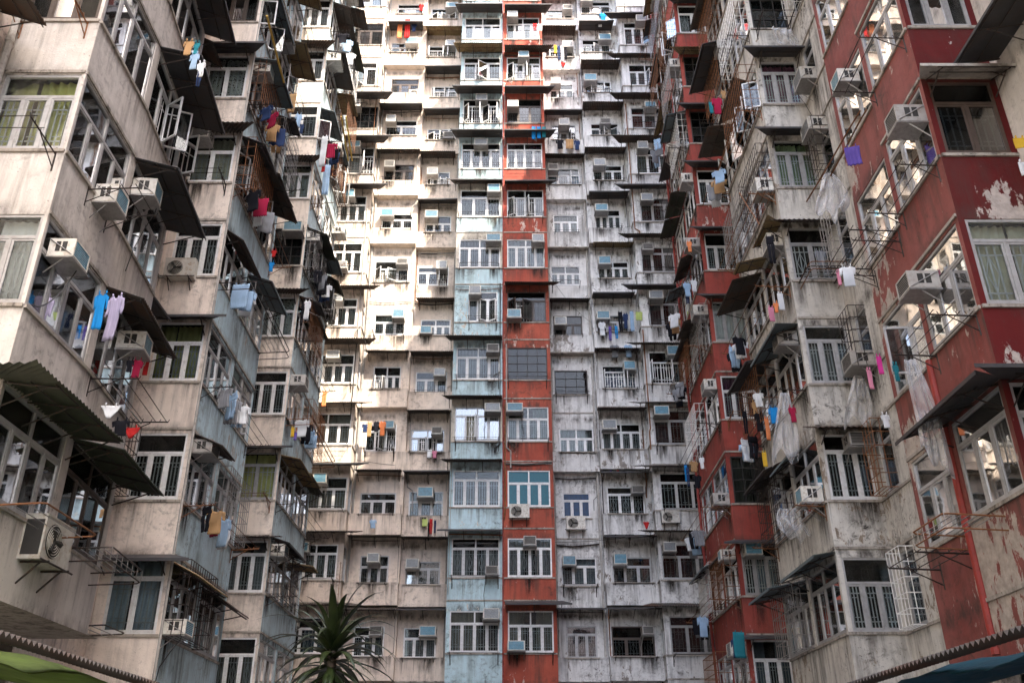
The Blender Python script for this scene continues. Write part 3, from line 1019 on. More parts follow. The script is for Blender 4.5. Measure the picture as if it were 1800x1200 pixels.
D_ = parse({-1: 'w d 3 - - - -', 0: 'b d 3 tr F h -', 1: 'g w 3 tl F - -', 2: 'w d 3 tr F - -', 3: 'w w 4 tl C - -', 4: 'w n 3 tr C - o',
            5: 'g d 3 tl F h -', 6: 'w d 4 tl Y r -', 7: 'w d 4 tl F a -', 8: 'w d 3 tl C a -', 9: 'w b 3 tc C r o', 10: 'w b 3 tl C r o',
            11: 'w d 3 tr F a o', 12: 'w d 3 tl F r -', 13: 'w w 3 - - - -'})

def far_column(block, x0, x1, Y, tbl, mat, wname, wx, wh, proud=0.0, rows=range(-1, 14), hmats={}, spd=0.87, awd=0.7, smats={}, aflare=(0.05, 0.05)):
    flat_sp = mat in ('cream', 'white') and Y > 36
    f = Face(block, (x0, Y), (x1, Y), mat, wname)
    for k in rows:
        zs = SILL0 + FH * k
        z0 = zs - spd
        z1 = zs - spd + FH
        zh = zs + wh
        row = tbl.get(k, ['w', 'w', '3', '-', '-', '-', '-'])
        fr, cu, n, acs, aw, rk, op = row
        a, b = wx
        if n.endswith('r'):
            a, b = a + (b - a) * 0.25, b - (b - a) * 0.06
            n = n[:-1]
        rr = random.Random(k * 17 + int(x0 * 10) + 99)
        if mat in ('cream', 'white'):
            a += rr.uniform(-0.16, 0.16)
            b += rr.uniform(-0.16, 0.16)
            zh += rr.uniform(-0.1, 0.2)
        pr_ = proud if not flat_sp else (0.34 if aw != '-' or rr.random() < 0.45 else 0.0)
        f.storeyp = pr_ > 0
        f.storey(z0, zs, zh, z1, [(a, b)], mat=smats.get(k, mat), hmat=hmats.get(k, mat), proud=pr_, ledge=2 if flat_sp else True)
        window(f, a, b, zs, zh, int(n), fr, cu, op == 'o', (0 if fr in 'tn' else rr.choice((1, 1, 2))), rr.randint(0, 2))
        where = 'on the %s, %s' % (wname, rowname(max(0, k)))
        if k < 0:
            continue
        if acs != '-':
            for s in acs.split(','):
                zz = {'t': zh - 0.36, 'm': (zs + zh) / 2 - 0.1, 'b': zs + 0.02}[s[0]]
                xx = {'l': a + 0.3, 'c': (a + b) / 2, 'r': b - 0.3}[s[1]]
                ac(f, xx, zz, where, rr.choice('aabbc'))
                prd = 0.34 if f.storeyp else 0.0
                if rr.random() < 0.75:
                    stain(f, xx, zs - 0.06, rr.uniform(0.4, 0.8), rr.uniform(0.5, 0.78), -prd - 0.003)
        if aw != '-':
            kind = 'F' if aw == 'F' else 'C'
            ax0, ax1 = -aflare[0] + 0.05, f.L + aflare[1] - 0.05
            if flat_sp:
                ax0, ax1 = max(0.02, a - rr.uniform(0.1, 0.5)), min(f.L - 0.02, b + rr.uniform(0.1, 0.5))
            awning(f, ax0, ax1, z1 - 0.02, (awd + (0.3 if flat_sp else 0)) * rr.uniform(0.85, 1.2), 0.08 + 0.16 * rr.random(), kind, aflare[0], aflare[1], mat={'Y': 'corry'}.get(aw))
        if rk == '-' and rr.random() < 0.35:
            rk = 'a'
        if rk != '-':
            rack(f, a + 0.05, b - 0.05, zs - 0.12, where, {'a': 'arms', 'r': 'rail', 'h': 'hooks', 'g': 'cage'}[rk], rr.uniform(0.5, 0.75))
    return f

bk_blue = Block('tall pale blue painted column of flats left of the centre seam', (-1.07, 35.1, -1.6))
fB = far_column(bk_blue, -2.15, -0.005, 35.1, BLUE, 'blue', 'pale blue central column', (0.14, 2.0), 1.5, hmats={6: 'beigeblue', 7: 'beigeblue', 3: 'beigeblue'}, aflare=(0.22, 0.0))
bk_red = Block('tall brick red painted column of flats right of the centre seam', (1.0, 35.1, -1.6))
fR = far_column(bk_red, 0.005, 2.0, 35.1, RED, 'red', 'red central column', (0.16, 1.86), 1.5, aflare=(0.0, 0.3))
bk_cream = Block('cream plastered far wall of flats left of the pale blue column', (-4.2, 36.7, -1.6))
fA = far_column(bk_cream, -6.25, -4.12, 36.35, A_, 'cream', 'left half of cream far wall', (0.42, 1.8), 1.05, spd=0.87, awd=0.45)
fBc = far_column(bk_cream, -4.12, -2.15, 36.7, B_, 'cream', 'right half of cream far wall', (0.22, 1.6), 1.05, spd=0.87, awd=0.45)
bk_white = Block('stained grey white far wall of flats right of the red column', (4.0, 36.7, -1.6))
fC = far_column(bk_white, 2.0, 4.02, 36.7, C_, 'white', 'left half of white far wall', (0.3, 1.72), 1.08, awd=0.4)
fD = far_column(bk_white, 4.02, 6.05, 36.35, D_, 'white', 'right half of white far wall', (0.3, 1.72), 1.08, awd=0.45)

L4T = parse({-1: 'w d 3 - - - -', 0: 'w b 3 tl C a -', 1: 'w c 4 tl C - -', 2: 'w c 4 tc F r -', 3: 'w c 4 tl C r -', 4: 'w w 4 tc C a -',
             5: 'w g 4 tc C - -', 6: 'w c 4 bc - r -', 7: 'w c 4 tc F r -', 8: 'g d 3 tc F r o', 9: 'k d 3 tc F - -', 10: 'w d 3 - - r o',
             11: 'b g 3 tl - a -', 12: 'w w 3 tc F a -', 13: 'w w 3 - - - -'})
R4T = parse({-1: 'w d 3 - - - -', 0: 'g n 3 - C a -', 1: 'g n 3 tl C - -', 2: 'w d 3 - C a -', 3: 'g b 3 tl C a -', 4: 'w d 4 tc C a o',
             5: 'g b 3 tl F r -', 6: 'g s 4 tl C r -', 7: 'g s 3 tl F - -', 8: 'w c 3 tl C a -', 9: 'g d 3 tc C r -', 10: 'w w 4 - C a o',
             11: 'w w 4 tc F r o', 12: 'w s 3 - F a -', 13: 'w w 3 - - - -'})
bk_l4 = Block('projecting cream bay of flats in the far left corner', (-7.6, 35.5, -1.6))
fL4 = far_column(bk_l4, -9.0, -6.25, 35.5, L4T, 'cream', 'cream corner bay at far left', (0.75, 2.62), 1.4, awd=0.7, aflare=(0, 0.45))
fL4s = Face(bk_l4, (-6.25, 35.5), (-6.25, 36.69), 'cream')
for k in range(-1, 14):
    zs = SILL0 + FH * k
    fL4s.storey(zs - .87, zs, zs + 1.4, zs - .87 + FH, [(0.1, 0.75)])
    window(fL4s, 0.1, 0.75, zs, zs + 1.4, 2, 'g', 'd', False, 1, 0)
bk_r4 = Block('projecting grey white bay of flats in the far right corner', (7.4, 35.5, -1.6))
fR4 = far_column(bk_r4, 6.05, 9.0, 35.5, R4T, 'white', 'grey white corner bay at far right', (0.25, 2.1), 1.4, awd=0.6, aflare=(0.45, 0))
fR4s = Face(bk_r4, (6.05, 36.61), (6.05, 35.5), 'white')
for k in range(-1, 14):
    zs = SILL0 + FH * k
    fR4s.storey(zs - .87, zs, zs + 1.4, zs - .87 + FH, [(0.35, 1.0)])
    window(fR4s, 0.35, 1.0, zs, zs + 1.4, 2, 'w', 'd', False, 1, 0)

top = SILL0 + FH * 14 - 0.87
bk_cream.wall('cream').quad((-4.12, 36.35, SILL0 - FH - .87), (-4.12, 36.72, SILL0 - FH - .87), (-4.12, 36.72, top), (-4.12, 36.35, top))
bk_white.wall('white').quad((4.02, 36.72, SILL0 - FH - .87), (4.02, 36.35, SILL0 - FH - .87), (4.02, 36.35, top), (4.02, 36.72, top))
for blk, xa, xb, Y, mt in ((bk_blue, -2.15, -0.005, 35.1, 'blue'), (bk_red, 0.005, 2.0, 35.1, 'red'), (bk_l4, -9, -6.25, 35.5, 'cream'),
                           (bk_r4, 6.05, 9, 35.5, 'white')):
    mass(blk, xa, xb, Y, 37.4, top, ROOF + 1, mt)
for blk, mt, X in ((bk_blue, 'blue', -2.15), (bk_red, 'red', 2.0)):
    mb = blk.wall(mt)
    if X < 0:
        mb.quad((X, 36.72, -1.6), (X, 35.1, -1.6), (X, 35.1, top), (X, 36.72, top))
    else:
        mb.quad((X, 35.1, -1.6), (X, 36.72, -1.6), (X, 36.72, top), (X, 35.1, top))
mass(bk_cream, -9, 0, 37.5, 44, -1.6, ROOF + 0.9, 'cream')
mass(bk_white, 0, 9, 37.5, 44, -1.6, ROOF + 0.9, 'white')
mass(bk_cream, -6.25, -2.15, 36.75, 37.45, top, ROOF + 0.9, 'cream')
mass(bk_white, 2.0, 6.05, 36.75, 37.45, top, ROOF + 0.9, 'white')

# ------------------------------------------------------------------ the wings
def wing_face(face, sills, spd, wh, wins, tbl, wname, mat=None, awd=0.8, aflare=(0, 0), grime=None, k0=0, side=False):
    """tbl: list per storey (lowest first): frame curtain panes ac awning rack open"""
    for k, zs in enumerate(sills):
        row = (tbl[k] if k < len(tbl) else 'g d 3 - - - -').split()
        fr, cu, n, acs, aw, rk, op = row
        z0, z1 = zs - spd, zs - spd + FH
        zh = zs + wh
        rr = random.Random(int(zs * 10) + int(face.p0.x * 7 + face.p0.y * 3))
        if fr == 'x':
            face.plain(z0, z1)
            continue
        face.storey(z0, zs, zh, z1, wins, mat=mat)
        for (a, b) in wins:
            nn = max(1, int(n) if len(wins) == 1 else int(n))
            window(face, a, b, zs, zh, nn, fr, cu, op == 'o', {'g': 0}.get(op, rr.choice((1, 2, 1)) if not side else 1), rr.randint(0, 2))
        where = 'on the %s, %s' % (wname, rowname(k + k0))
        if k + k0 < 0:
            continue
        a, b = wins[0][0], wins[-1][1]
        if acs != '-':
            for s in acs.split(','):
                zz = {'t': zh - 0.4, 'm': (zs + zh) / 2 - 0.15, 'b': zs + 0.02}[s[0]]
                xx = {'l': a + 0.3, 'c': (a + b) / 2, 'r': b - 0.3}[s[1]]
                ac(face, xx, zz, where, rr.choice('aabc') if not side else rr.choice('nbbc'))
                stain(face, xx, zs - 0.06, rr.uniform(0.5, 0.8), rr.uniform(0.6, 1.0), -0.003)
        if aw != '-':
            kind = 'F' if aw in 'FB' else 'C'
            if side and face.L > 2.6:
                cuts = [0.0]
                while cuts[-1] < face.L - 0.9:
                    cuts.append(min(face.L, cuts[-1] + rr.uniform(1.0, 2.6)))
                for q in range(len(cuts) - 1):
                    xa, xb = cuts[q] + 0.03, cuts[q + 1] - rr.choice((0.03, 0.03, 0.35))
                    if q and rr.random() < 0.22 or xb - xa < 0.4:
                        continue
                    kd = kind if rr.random() < 0.6 else ('C' if kind == 'F' else 'F')
                    awning(face, xa, xb, z1 - 0.02 - rr.choice((0, 0.05, 0.12, 0.2)), awd * rr.uniform(0.6, 1.1), 0.08 + 0.3 * rr.random(), kd,
                           aflare[0] if q == 0 else rr.uniform(-0.1, 0.08), aflare[1] if q == len(cuts) - 2 else rr.uniform(-0.1, 0.08),
                           mat={'Y': 'corry', 'B': 'flatblue'}.get(aw) or ({'C': rr.choice(('corr', 'corr', 'corrg', 'corry')), 'F': rr.choice(('flat', 'flat', 'flatblue'))}[kd]))
            else:
                awning(face, 0, face.L, z1 - 0.02, awd * rr.uniform(0.9, 1.15), 0.12 + 0.15 * rr.random(), kind, aflare[0], aflare[1],
                       mat={'Y': 'corry', 'B': 'flatblue'}.get(aw))
        if side and face.L > 2.6:
            for (wa, wb) in wins:
                if rr.random() < 0.42:
                    window_cage(face, wa, wb, zs, zh, rr.uniform(0.28, 0.5), rr)
        if rk in 'hg' and rr.random() < 0.6 and side and face.L > 2.6:
            ncl = rr.randint(3, 5)
            for q in range(ncl):
                kd = rr.choice(('shirt', 'shirt', 'trousers', 'towel'))
                co = rr.choice(('pale blue', 'white', 'navy', 'black', 'tan', 'grey', 'pale blue', 'crimson', 'white', 'grey', 'black'))
                gx = a + 0.2 + q * rr.uniform(0.28, 0.36)
                garment(kd, co, face.w(gx, -0.5 - 0.1 * (q % 2), zs - 0.07), face.a + rr.uniform(0.9, 1.9), rr.uniform(0.42, 0.55), rr.uniform(0.5, 0.75),
                        '%s %s, %s on rack, %s, %s' % (co, kd, ('first', 'second', 'third', 'fourth', 'fifth')[q], wname, rowname(k + k0)), int(zs * 10) + q, True)
        if rk != '-':
            rack(face, a + 0.08, b - 0.08, zs - 0.1, where, {'a': 'arms', 'r': 'rail', 'h': 'hooks', 'g': 'cage'}[rk], rr.uniform(0.6, 0.95), rr.choice(('iron', 'iron', 'rustiron')))

def sill_list(ref, lo, hi):
    out = []
    z = ref
    while z - FH > lo:
        z -= FH
    while z < hi:
        out.append(z)
        z += FH
    return out

LX, LR = -6.85, -8.25
# L1 nearest left
b1 = Block('nearest cream block of flats on the left side', (-7.5, 13.5, -1.6))
s1 = sill_list(9.06, 2.0, 17.5)                   # 3.56 6.31 9.06 11.81 14.56 17.3
f = f1 = Face(b1, (LR, 11.4), (LX, 11.4), 'creamnear')
wing_face(f, s1, 1.17, 1.53, [(0.1, 1.34)], ['f s 3 - - - -', 'f W 3 - - - -', 'f Y 3 - - a -', 'b d 3 - - - -', 'f W 3 - - - -', 'f w 3 - - - -'], 'front of the nearest left block')
f1a = Face(b1, (LX, 11.4), (LX, 13.6), 'creamnear')
wing_face(f1a, s1, 1.17, 1.53, [(0.06, 2.06)], ['g d 4 - - - -', 'g b 4 - - - -', 'g y 4 - - - -', 'g d 4 - - - -', 'g s 4 - - - -', 'g w 4 - - - -'], 'nearest left block, near side windows', side=True)
f1b = Face(b1, (LX, 13.6), (LX - 0.2, 16.0), 'creamnear')
wing_face(f1b, s1, 1.17, 1.53, [(0.12, 2.25)], ['b d 4 - - - -', 'g v 4 - C h -', 'g d 4 - F - -', 'w d 4 - F - o', 'g d 4 - F - -', 'g w 4 - F - -'], 'nearest left block, far side windows', awd=0.75, side=True)
f1r = Face(b1, (LX - 0.2, 16.0), (LR, 16.0), 'creamnear')
f1q = Face(b1, (LR, 5.0), (LR, 11.4), 'pink')
for ff in (f1r, f1q):
    ff.plain(s1[0] - 1.17, s1[-1] - 1.17 + FH)
zt1 = s1[-1] - 1.17 + FH
b1.wall('creamnear').quad((LR - 1, 11.4, s1[0] - 1.17), (LX, 11.4, s1[0] - 1.17), (LX, 16, s1[0] - 1.17), (LR - 1, 16, s1[0] - 1.17), 2)

# L2
b2 = Block('cream block of flats with pale blue side, second on the left', (-7.5, 20.9, -1.6))
s2 = sill_list(8.40, 0.0, 25)                     # .15 2.9 5.65 8.4 11.15 13.9 16.65 19.4 22.15 24.9
f2r = Face(b2, (LR, 16.0), (LR, 18.8), 'pink')
wing_face(f2r, s2, 1.15, 1.5, [(1.3, 2.5)], ['g d 2 - - - -'] * 1 + ['g s 2 - - r -', 'g d 2 - - - -', 'g d 2 - F - -', 'g d 2 - - - -', 'g d 2 br - - -', 'g d 2 - F - -', 'w d 2 - - - -', 'w d 2 - F - -', 'g d 2 - - - -'], 'recess beside the second left block', side=True, k0=-1)
f2 = Face(b2, (LR, 18.8), (LX, 18.8), 'pink')
wing_face(f2, s2, 1.15, 1.5, [(0.22, 1.32)], ['f d 2 - - - -', 'w B 2 - F - -', 'w d 3 - - - -', 'w Y 3 - F - -', 'w n 3 - - - -', 'w C 2 tl C a -', 'w P 2 - F - -', 'b o 3 - F - -', 'w w 3 tl C - -', 'w d 3 - - - -'],
          'front of the second left block', aflare=(0, 0.55), awd=0.6, k0=-1)
f2a = Face(b2, (LX, 18.8), (LX, 23.0), 'bluegrey')
wing_face(f2a, s2, 1.15, 1.5, [(0.08, 2.0), (2.2, 4.1)], ['g d 4 - - - -', 'g w 4 bl F - -', 'g d 4 tl F h -', 'g s 4 - - h -', 'g w 4 - F g -', 'g d 4 - C h o', 'g s 4 tl F h -', 'w d 4 tc F a o', 'g d 4 tl C a -', 'g d 4 - F - -'],
          'blue side of second left block', aflare=(0.0, 0.0), awd=0.75, side=True, k0=-1)
f2b = Face(b2, (LX, 23.0), (LR, 23.0), 'bluegrey')
f2b.plain(s2[0] - 1.15, s2[-1] + 1.6)
# L3
b3 = Block('cream block of flats with blue grey side, third on the left', (-7.5, 28.8, -1.6))
s3 = sill_list(13.52, 0.0, 33)                    # 2.52 5.27 8.02 10.77 13.52 ...
f3r = Face(b3, (LR, 23.0), (LR, 26.7), 'pink')
wing_face(f3r, s3, 1.1, 1.5, [(2.0, 3.4)], ['g d 2 - - - -'] * 12, 'recess beside the third left block', side=True)
f3 = Face(b3, (LR, 26.7), (LX - 0.03, 26.7), 'cream3')
wing_face(f3, s3, 1.1, 1.5, [(0.12, 1.3)], ['w c 3 - - - -', 'w w 3 - C - -', 'f Y 2 - F a -', 'w d 3 - - - -', 'w P 3 - C - -', 'k d 3 tr - - -', 'w C 3 - C - -', 'w d 2 - - - -', 'w w 3 - C - -', 'w w 3 tl C - -', 'f d 3 - C - -', 'w w 3 - - - -'],
          'front of the third left block', aflare=(0, 0.5), awd=0.6)
f3a = Face(b3, (LX - 0.03, 26.7), (LX, 31.2), 'bluegrey3')
wing_face(f3a, s3, 1.1, 1.5, [(0.08, 2.1), (2.3, 4.4)], ['g w 4 bl - - -', 'g d 4 tl F h -', 'g s 4 - F h -', 'g d 4 tl - g -', 'w d 4 tc C h -', 'g d 4 tl C h o', 'w d 4 tr - h -', 'g w 4 tc C h o', 'g d 4 tl C - -', 'w d 4 tc C h -', 'g w 4 tc C a -', 'g d 4 - C - -'],
          'grey side of third left block', awd=0.7, side=True)
f3b = Face(b3, (LX, 31.2), (LR, 31.2), 'bluegrey3')
f3b.plain(s3[0] - 1.1, s3[-1] + 1.6)
f3c = Face(b3, (LR, 31.2), (LR, 35.5), 'cream3')
f3c.plain(-1.6, s3[-1] + 1.6)
# tops and body of the left wing
for blk, ya, yb, zt, mt in ((b1, 11.4, 16, zt1, 'creamnear'), (b2, 18.8, 23, s2[-1] + 1.6, 'pink'), (b3, 26.7, 31.2, s3[-1] + 1.65, 'cream3')):
    mass(blk, LR - 0.02, LX - 0.04, ya + 0.02, yb - 0.02, zt - 0.02, ROOF, mt)
mass(b1, -18, LR - 0.85, -12, 16.0, -1.6, ROOF, 'creamnear')
mass(b2, -18, LR - 0.85, 16.01, 23.0, -1.6, ROOF, 'pink')
mass(b3, -18, LR - 0.85, 23.01, 37.4, -1.6, ROOF, 'cream')
for blk, ya, yb, z0, mt in ((b1, 4, 16, zt1, 'creamnear'), (b2, 16, 23, s2[-1] + 1.6, 'pink'), (b3, 23, 35.4, s3[-1] + 1.6, 'cream')):
    mass(blk, LR - 0.9, LR - 0.01, ya + 0.01, yb - 0.01, z0, ROOF - 0.02, mt)

RX, RR = 7.0, 8.2
# R1 nearest right
r1 = Block('nearest dark red block of flats on the right side', (7.6, 13.5, -1.6))
t1 = sill_list(9.21, 2.0, 17.5)                   # 3.71 6.46 9.21 11.96 ...
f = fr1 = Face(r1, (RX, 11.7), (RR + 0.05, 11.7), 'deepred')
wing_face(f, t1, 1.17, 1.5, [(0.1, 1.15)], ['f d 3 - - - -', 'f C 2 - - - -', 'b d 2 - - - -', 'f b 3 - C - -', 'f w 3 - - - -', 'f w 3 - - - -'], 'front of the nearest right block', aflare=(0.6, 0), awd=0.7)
fr1a = Face(r1, (RX, 13.45), (RX, 11.7), 'sidered')
wing_face(fr1a, t1, 1.17, 1.5, [(0.12, 1.65)], ['m d 3 - F - -', 'm d 3 - - h -', 'm d 3 - - h -', 'm d 3 - - a -', 'm d 3 - - - -', 'm d 3 - - - -'], 'nearest right block, near side windows', side=True, aflare=(0.3, 0.7))
fr1b = Face(r1, (RX + 0.12, 15.3), (RX + 0.12, 13.45), 'sidered')
wing_face(fr1b, t1, 1.17, 1.5, [(0.12, 1.6)], ['m d 3 - - - -', 'm d 3 - - - o', 'm d 3 - - h -', 'm d 3 - - - -', 'm d 3 - - - -', 'm d 3 - - - -'], 'nearest right block, far side windows', side=True)
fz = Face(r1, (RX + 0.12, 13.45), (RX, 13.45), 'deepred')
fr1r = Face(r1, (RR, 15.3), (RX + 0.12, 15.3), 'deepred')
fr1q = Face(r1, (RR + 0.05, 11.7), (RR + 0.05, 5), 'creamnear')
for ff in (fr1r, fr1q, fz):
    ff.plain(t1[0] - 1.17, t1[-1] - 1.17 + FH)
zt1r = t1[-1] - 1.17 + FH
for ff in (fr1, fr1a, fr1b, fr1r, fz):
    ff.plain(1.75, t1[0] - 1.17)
r1.wall('deepred').quad((RX, 11.7, 1.75), (RR + 1.4, 11.7, 1.75), (RR + 1.4, 15.3, 1.75), (RX, 15.3, 1.75), 2)
# R2
r2 = Block('peeling white block of flats, second on the right', (7.6, 21, -1.6))
t2 = sill_list(8.5, 0.0, 25)                      # .25 3.0 5.75 8.5 11.25 14 16.75 19.5 22.25 25
fr2r = Face(r2, (RR, 19.15), (RR, 15.3), 'whitenear')
wing_face(fr2r, t2, 1.1, 1.5, [(0.35, 1.0)], ['g d 1 - - - -', 'g d 1 - - - -', 'g d 1 - - - -', 'g d 1 br - - -', 'g d 1 - - - -', 'g e 1 tr - - -', 'g d 1 br - - -', 'g d 1 - - - -', 'g d 1 - - - -', 'g d 1 - - - -'], 'recess beside the peeling white block', side=True, k0=-1)
fr2 = Face(r2, (RX, 19.15), (RR, 19.15), 'whitenear')
wing_face(fr2, t2, 1.05, 1.5, [(0.1, 1.12)], ['f d 3 - - - -', 'f d 3 - - - -', 'w d 3 tr C - -', 'f s 3 - - - -', 'f d 2 - C r -', 'f E 3 - F - -', 'f V 3 - F - -', 'k g 4 - F a -', 'f d 3 - C - -', 'f d 3 - - - -'],
          'front of the peeling white block', aflare=(0.5, 0), awd=0.55, k0=-1)
fr2a = Face(r2, (RX, 23.3), (RX, 19.15), 'whitenear')
wing_face(fr2a, t2, 1.05, 1.5, [(0.1, 1.95), (2.1, 4.05)], ['g d 4 - - - -', 'g d 4 - C - -', 'g d 4 br C h -', 'g d 4 tr C h -', 'g d 4 tr C h -', 'g w 4 br - h -', 'w d 4 - C h o', 'g w 4 tc F a -', 'g d 4 tr C - -', 'g d 4 - C - -'],
          'side of peeling white block', aflare=(0.0, 0.5), awd=0.8, side=True, k0=-1)
fr2b = Face(r2, (RR, 23.3), (RX, 23.3), 'whitenear')
fr2b.plain(t2[0] - 1.05, t2[-1] + 1.7)
# R3
r3 = Block('brick red block of flats, third on the right', (7.6, 29, -1.6))
t3 = sill_list(13.5, 0.0, 33)                     # 2.5 5.25 8 10.75 13.5 16.25 19 21.75 24.5 27.25
fr3r = Face(r3, (RR, 27.0), (RR, 23.3), 'whitenear')
wing_face(fr3r, t3, 1.1, 1.5, [(0.3, 1.2)], ['g d 2 - - - -'] * 12, 'recess beside the brick red block', side=True)
fr3 = Face(r3, (RX - 0.07, 27.0), (RR, 27.0), 'red3')
wing_face(fr3, t3, 1.1, 1.5, [(0.12, 1.2)], ['w b 3 - F - -', 'f b 3 tl F - -', 'k C 2 - - - -', 'w V 3 - - a -', 'f W 3 - F - -', 'w d 3 - F - -', 'w d 3 - F r -', 'k d 3 - F - -', 'k d 2 - Y - -', 'w w 2 - F - -', 'w w 3 - F - -', 'w w 3 - - - -'],
          'front of brick red block', aflare=(0.5, 0), awd=0.6)
fr3a = Face(r3, (RX, 31.4), (RX - 0.07, 27.0), 'red3')
wing_face(fr3a, t3, 1.1, 1.5, [(0.1, 2.1), (2.25, 4.3)], ['g d 4 tr - - -', 'w w 4 tr C h -', 'g d 4 br - h -', 'w d 4 tr - h -', 'g d 4 tr C h -', 'g d 4 tr F h -', 'w d 4 tr F a -', 'g d 4 tc C h -', 'g d 4 tr Y h -', 'w w 4 tc F a o', 'w w 4 tc C a -', 'g d 4 - C - -'],
          'side of brick red block', awd=0.7, side=True)
fr3b = Face(r3, (RR, 31.4), (RX, 31.4), 'red3')
fr3b.plain(t3[0] - 1.1, t3[-1] + 1.6)
fr3c = Face(r3, (RR, 35.5), (RR, 31.4), 'white')
fr3c.plain(-1.6, t3[-1] + 1.6)
for blk, ya, yb, zt, mt in ((r1, 11.7, 15.3, zt1r, 'deepred'), (r2, 19.15, 23.3, t2[-1] + 1.7, 'whitenear'), (r3, 27.0, 31.4, t3[-1] + 1.65, 'red3')):
    mass(blk, RX + 0.04, RR + 0.02, ya + 0.02, yb - 0.02, zt - 0.02, ROOF, mt)
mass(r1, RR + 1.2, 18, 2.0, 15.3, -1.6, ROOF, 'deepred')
mass(r1, RR + 0.1, 18, -12, 1.99, -1.6, 60, 'deepred')  # unseen taller mass, added to keep the sun off the near left blocks
mass(r2, RR + 0.85, 18, 15.31, 23.3, -1.6, ROOF - 0.01, 'whitenear')
mass(r3, RR + 0.85, 18, 23.31, 37.4, -1.6, ROOF, 'red')
for blk, ya, yb, z0, mt in ((r1, 4, 15.3, zt1r, 'deepred'), (r2, 15.3, 23.3, t2[-1] + 1.7, 'whitenear'), (r3, 23.3, 35.4, t3[-1] + 1.6, 'red')):
    mass(blk, RR + 0.01, RR + 1.25, ya + 0.01, yb - 0.01, z0, ROOF - 0.02, mt)

# conduits and old pipes on the far walls
def conduits(face, n, seed, y=-0.03, zmax=36):
    rr = random.Random(seed)
    for k in range(n):
        x, z = rr.uniform(0.08, face.L - 0.08), rr.uniform(2, zmax)
        mb = MB()
        r = rr.choice((0.012, 0.016, 0.022, 0.03))
        side_ = rr.choice((-0.05, face.L + 0.02)) if rr.random() < 0.4 else None
        if rr.random() < 0.55:
            xx = rr.choice((0.06, 0.12, face.L - 0.07, face.L - 0.14))
            L_ = rr.uniform(2, 8)
            x2 = xx + rr.uniform(-0.1, 0.25) * (1 if xx < 1 else -1)
            mb.tube([(xx, y, z), (xx, y, z - L_), (x2, y - 0.02, z - L_ - 0.15), (x2, y, z - L_ - rr.uniform(0.3, 1.2))], r, 5)
        else:
            zc = SILL0 + FH * round((z - SILL0) / FH) - 0.95 - rr.uniform(0, 0.2)
            mb.tube([(0.03, y, zc), (face.L * 0.4, y - 0.01, zc - rr.uniform(0, 0.08)), (face.L - 0.05, y, zc + rr.uniform(-0.05, 0.05))], r, 5)
        face.put('conduit', mb.mesh('conduit', [M[rr.choice(('pvc', 'wire', 'pvc', 'rustiron', 'iron'))]]), 0, 0, 0)
for q, fc in enumerate((fA, fBc, fC, fD)):
    conduits(fc, 14, 50 + q, -0.05)
for q, fc in enumerate((fB, fR, fL4, fR4)):
    conduits(fc, 9, 80 + q)

# unseen block added behind the camera to keep bright sky out of the panes
bb_ = Block('unseen cream block added behind the camera to cut sky reflections', (0, -26, -1.6))
fbk = Face(bb_, (10, -26), (-10, -26), 'creamnear')
for k in range(0, 9):
    zs = 0.6 + FH * k
    fbk.storey(zs - 1.0, zs, zs + 1.45, zs - 1.0 + FH, [(x, x + 1.9) for x in (0.8, 3.6, 6.4, 9.2, 12.0, 14.8, 17.4)])
    for x in (0.8, 3.6, 6.4, 9.2, 12.0, 14.8, 17.4):
        window(fbk, x, x + 1.9, zs, zs + 1.45, 4, 'w', 'w', False, 0, k % 2)
mass(bb_, -10, 10, -34, -26.9, -1.6, 0.6 + FH * 9 - 1.0, 'creamnear')

# ------------------------------------------------------------------ things placed on the near walls
def hit(face, px, py, off=0.0):
    d = ray(px, py)
    p = face.p0 + face.n * off
    t = p.dot(face.n) / d.dot(face.n)
    q = d * t
    return q

def local(face, q):
    r = q - face.p0
    return r.dot(face.u), q.z

def ac_px(face, px, py, where, key='n'):
    x, z = local(face, hit(face, px, py, 0.25))
    return ac(face, x, z - 0.18, where, key)

ac_px(f1a, 202, 352, 'under the upper dark awning of the nearest left block')
ac_px(f1b, 262, 338, 'hidden behind another on the nearest left block', 'n')
ac_px(f1a, 128, 447, 'with trailing white hose over the nearest left side windows')
ac_px(f1b, 237, 605, 'beside the lilac shirt on the nearest left block', 'n')
ac_px(fr1a, 1592, 212, 'high on the nearest right block above two open casements', 'c')
ac_px(fr1b, 1482, 142, 'just under a dark awning of the nearest right block')
ac_px(fr1a, 1614, 500, 'on the peeling red wall beside the iron arms', 'c')
condenser(f1a, local(f1a, hit(f1a, 62, 960))[0], 3.0, 'below the big mossy awning', 0.0, 1.15)
condenser(f2, 0.55, s2[4] - 0.15, 'under the door window of the second left block', 0.0, 0.9)
condenser(fR, 0.62, SILL0 + 2 * FH - 0.52, 'under the teal windows of the red column')
condenser(fA, 1.75, SILL0 + 10 * FH - 0.2, 'high on the cream far wall', 0.0, 0.9)
condenser(fC, 0.95, SILL0 + 2 * FH - 0.55, 'under the navy windows of the white far wall')
condenser(fD, 0.75, SILL0 + 2 * FH - 0.85, 'left of the small red cloth on the white far wall')
condenser(fR4, 0.55, SILL0 + 2 * FH - 0.6, 'on the grey white corner bay', 0.0, 0.9)

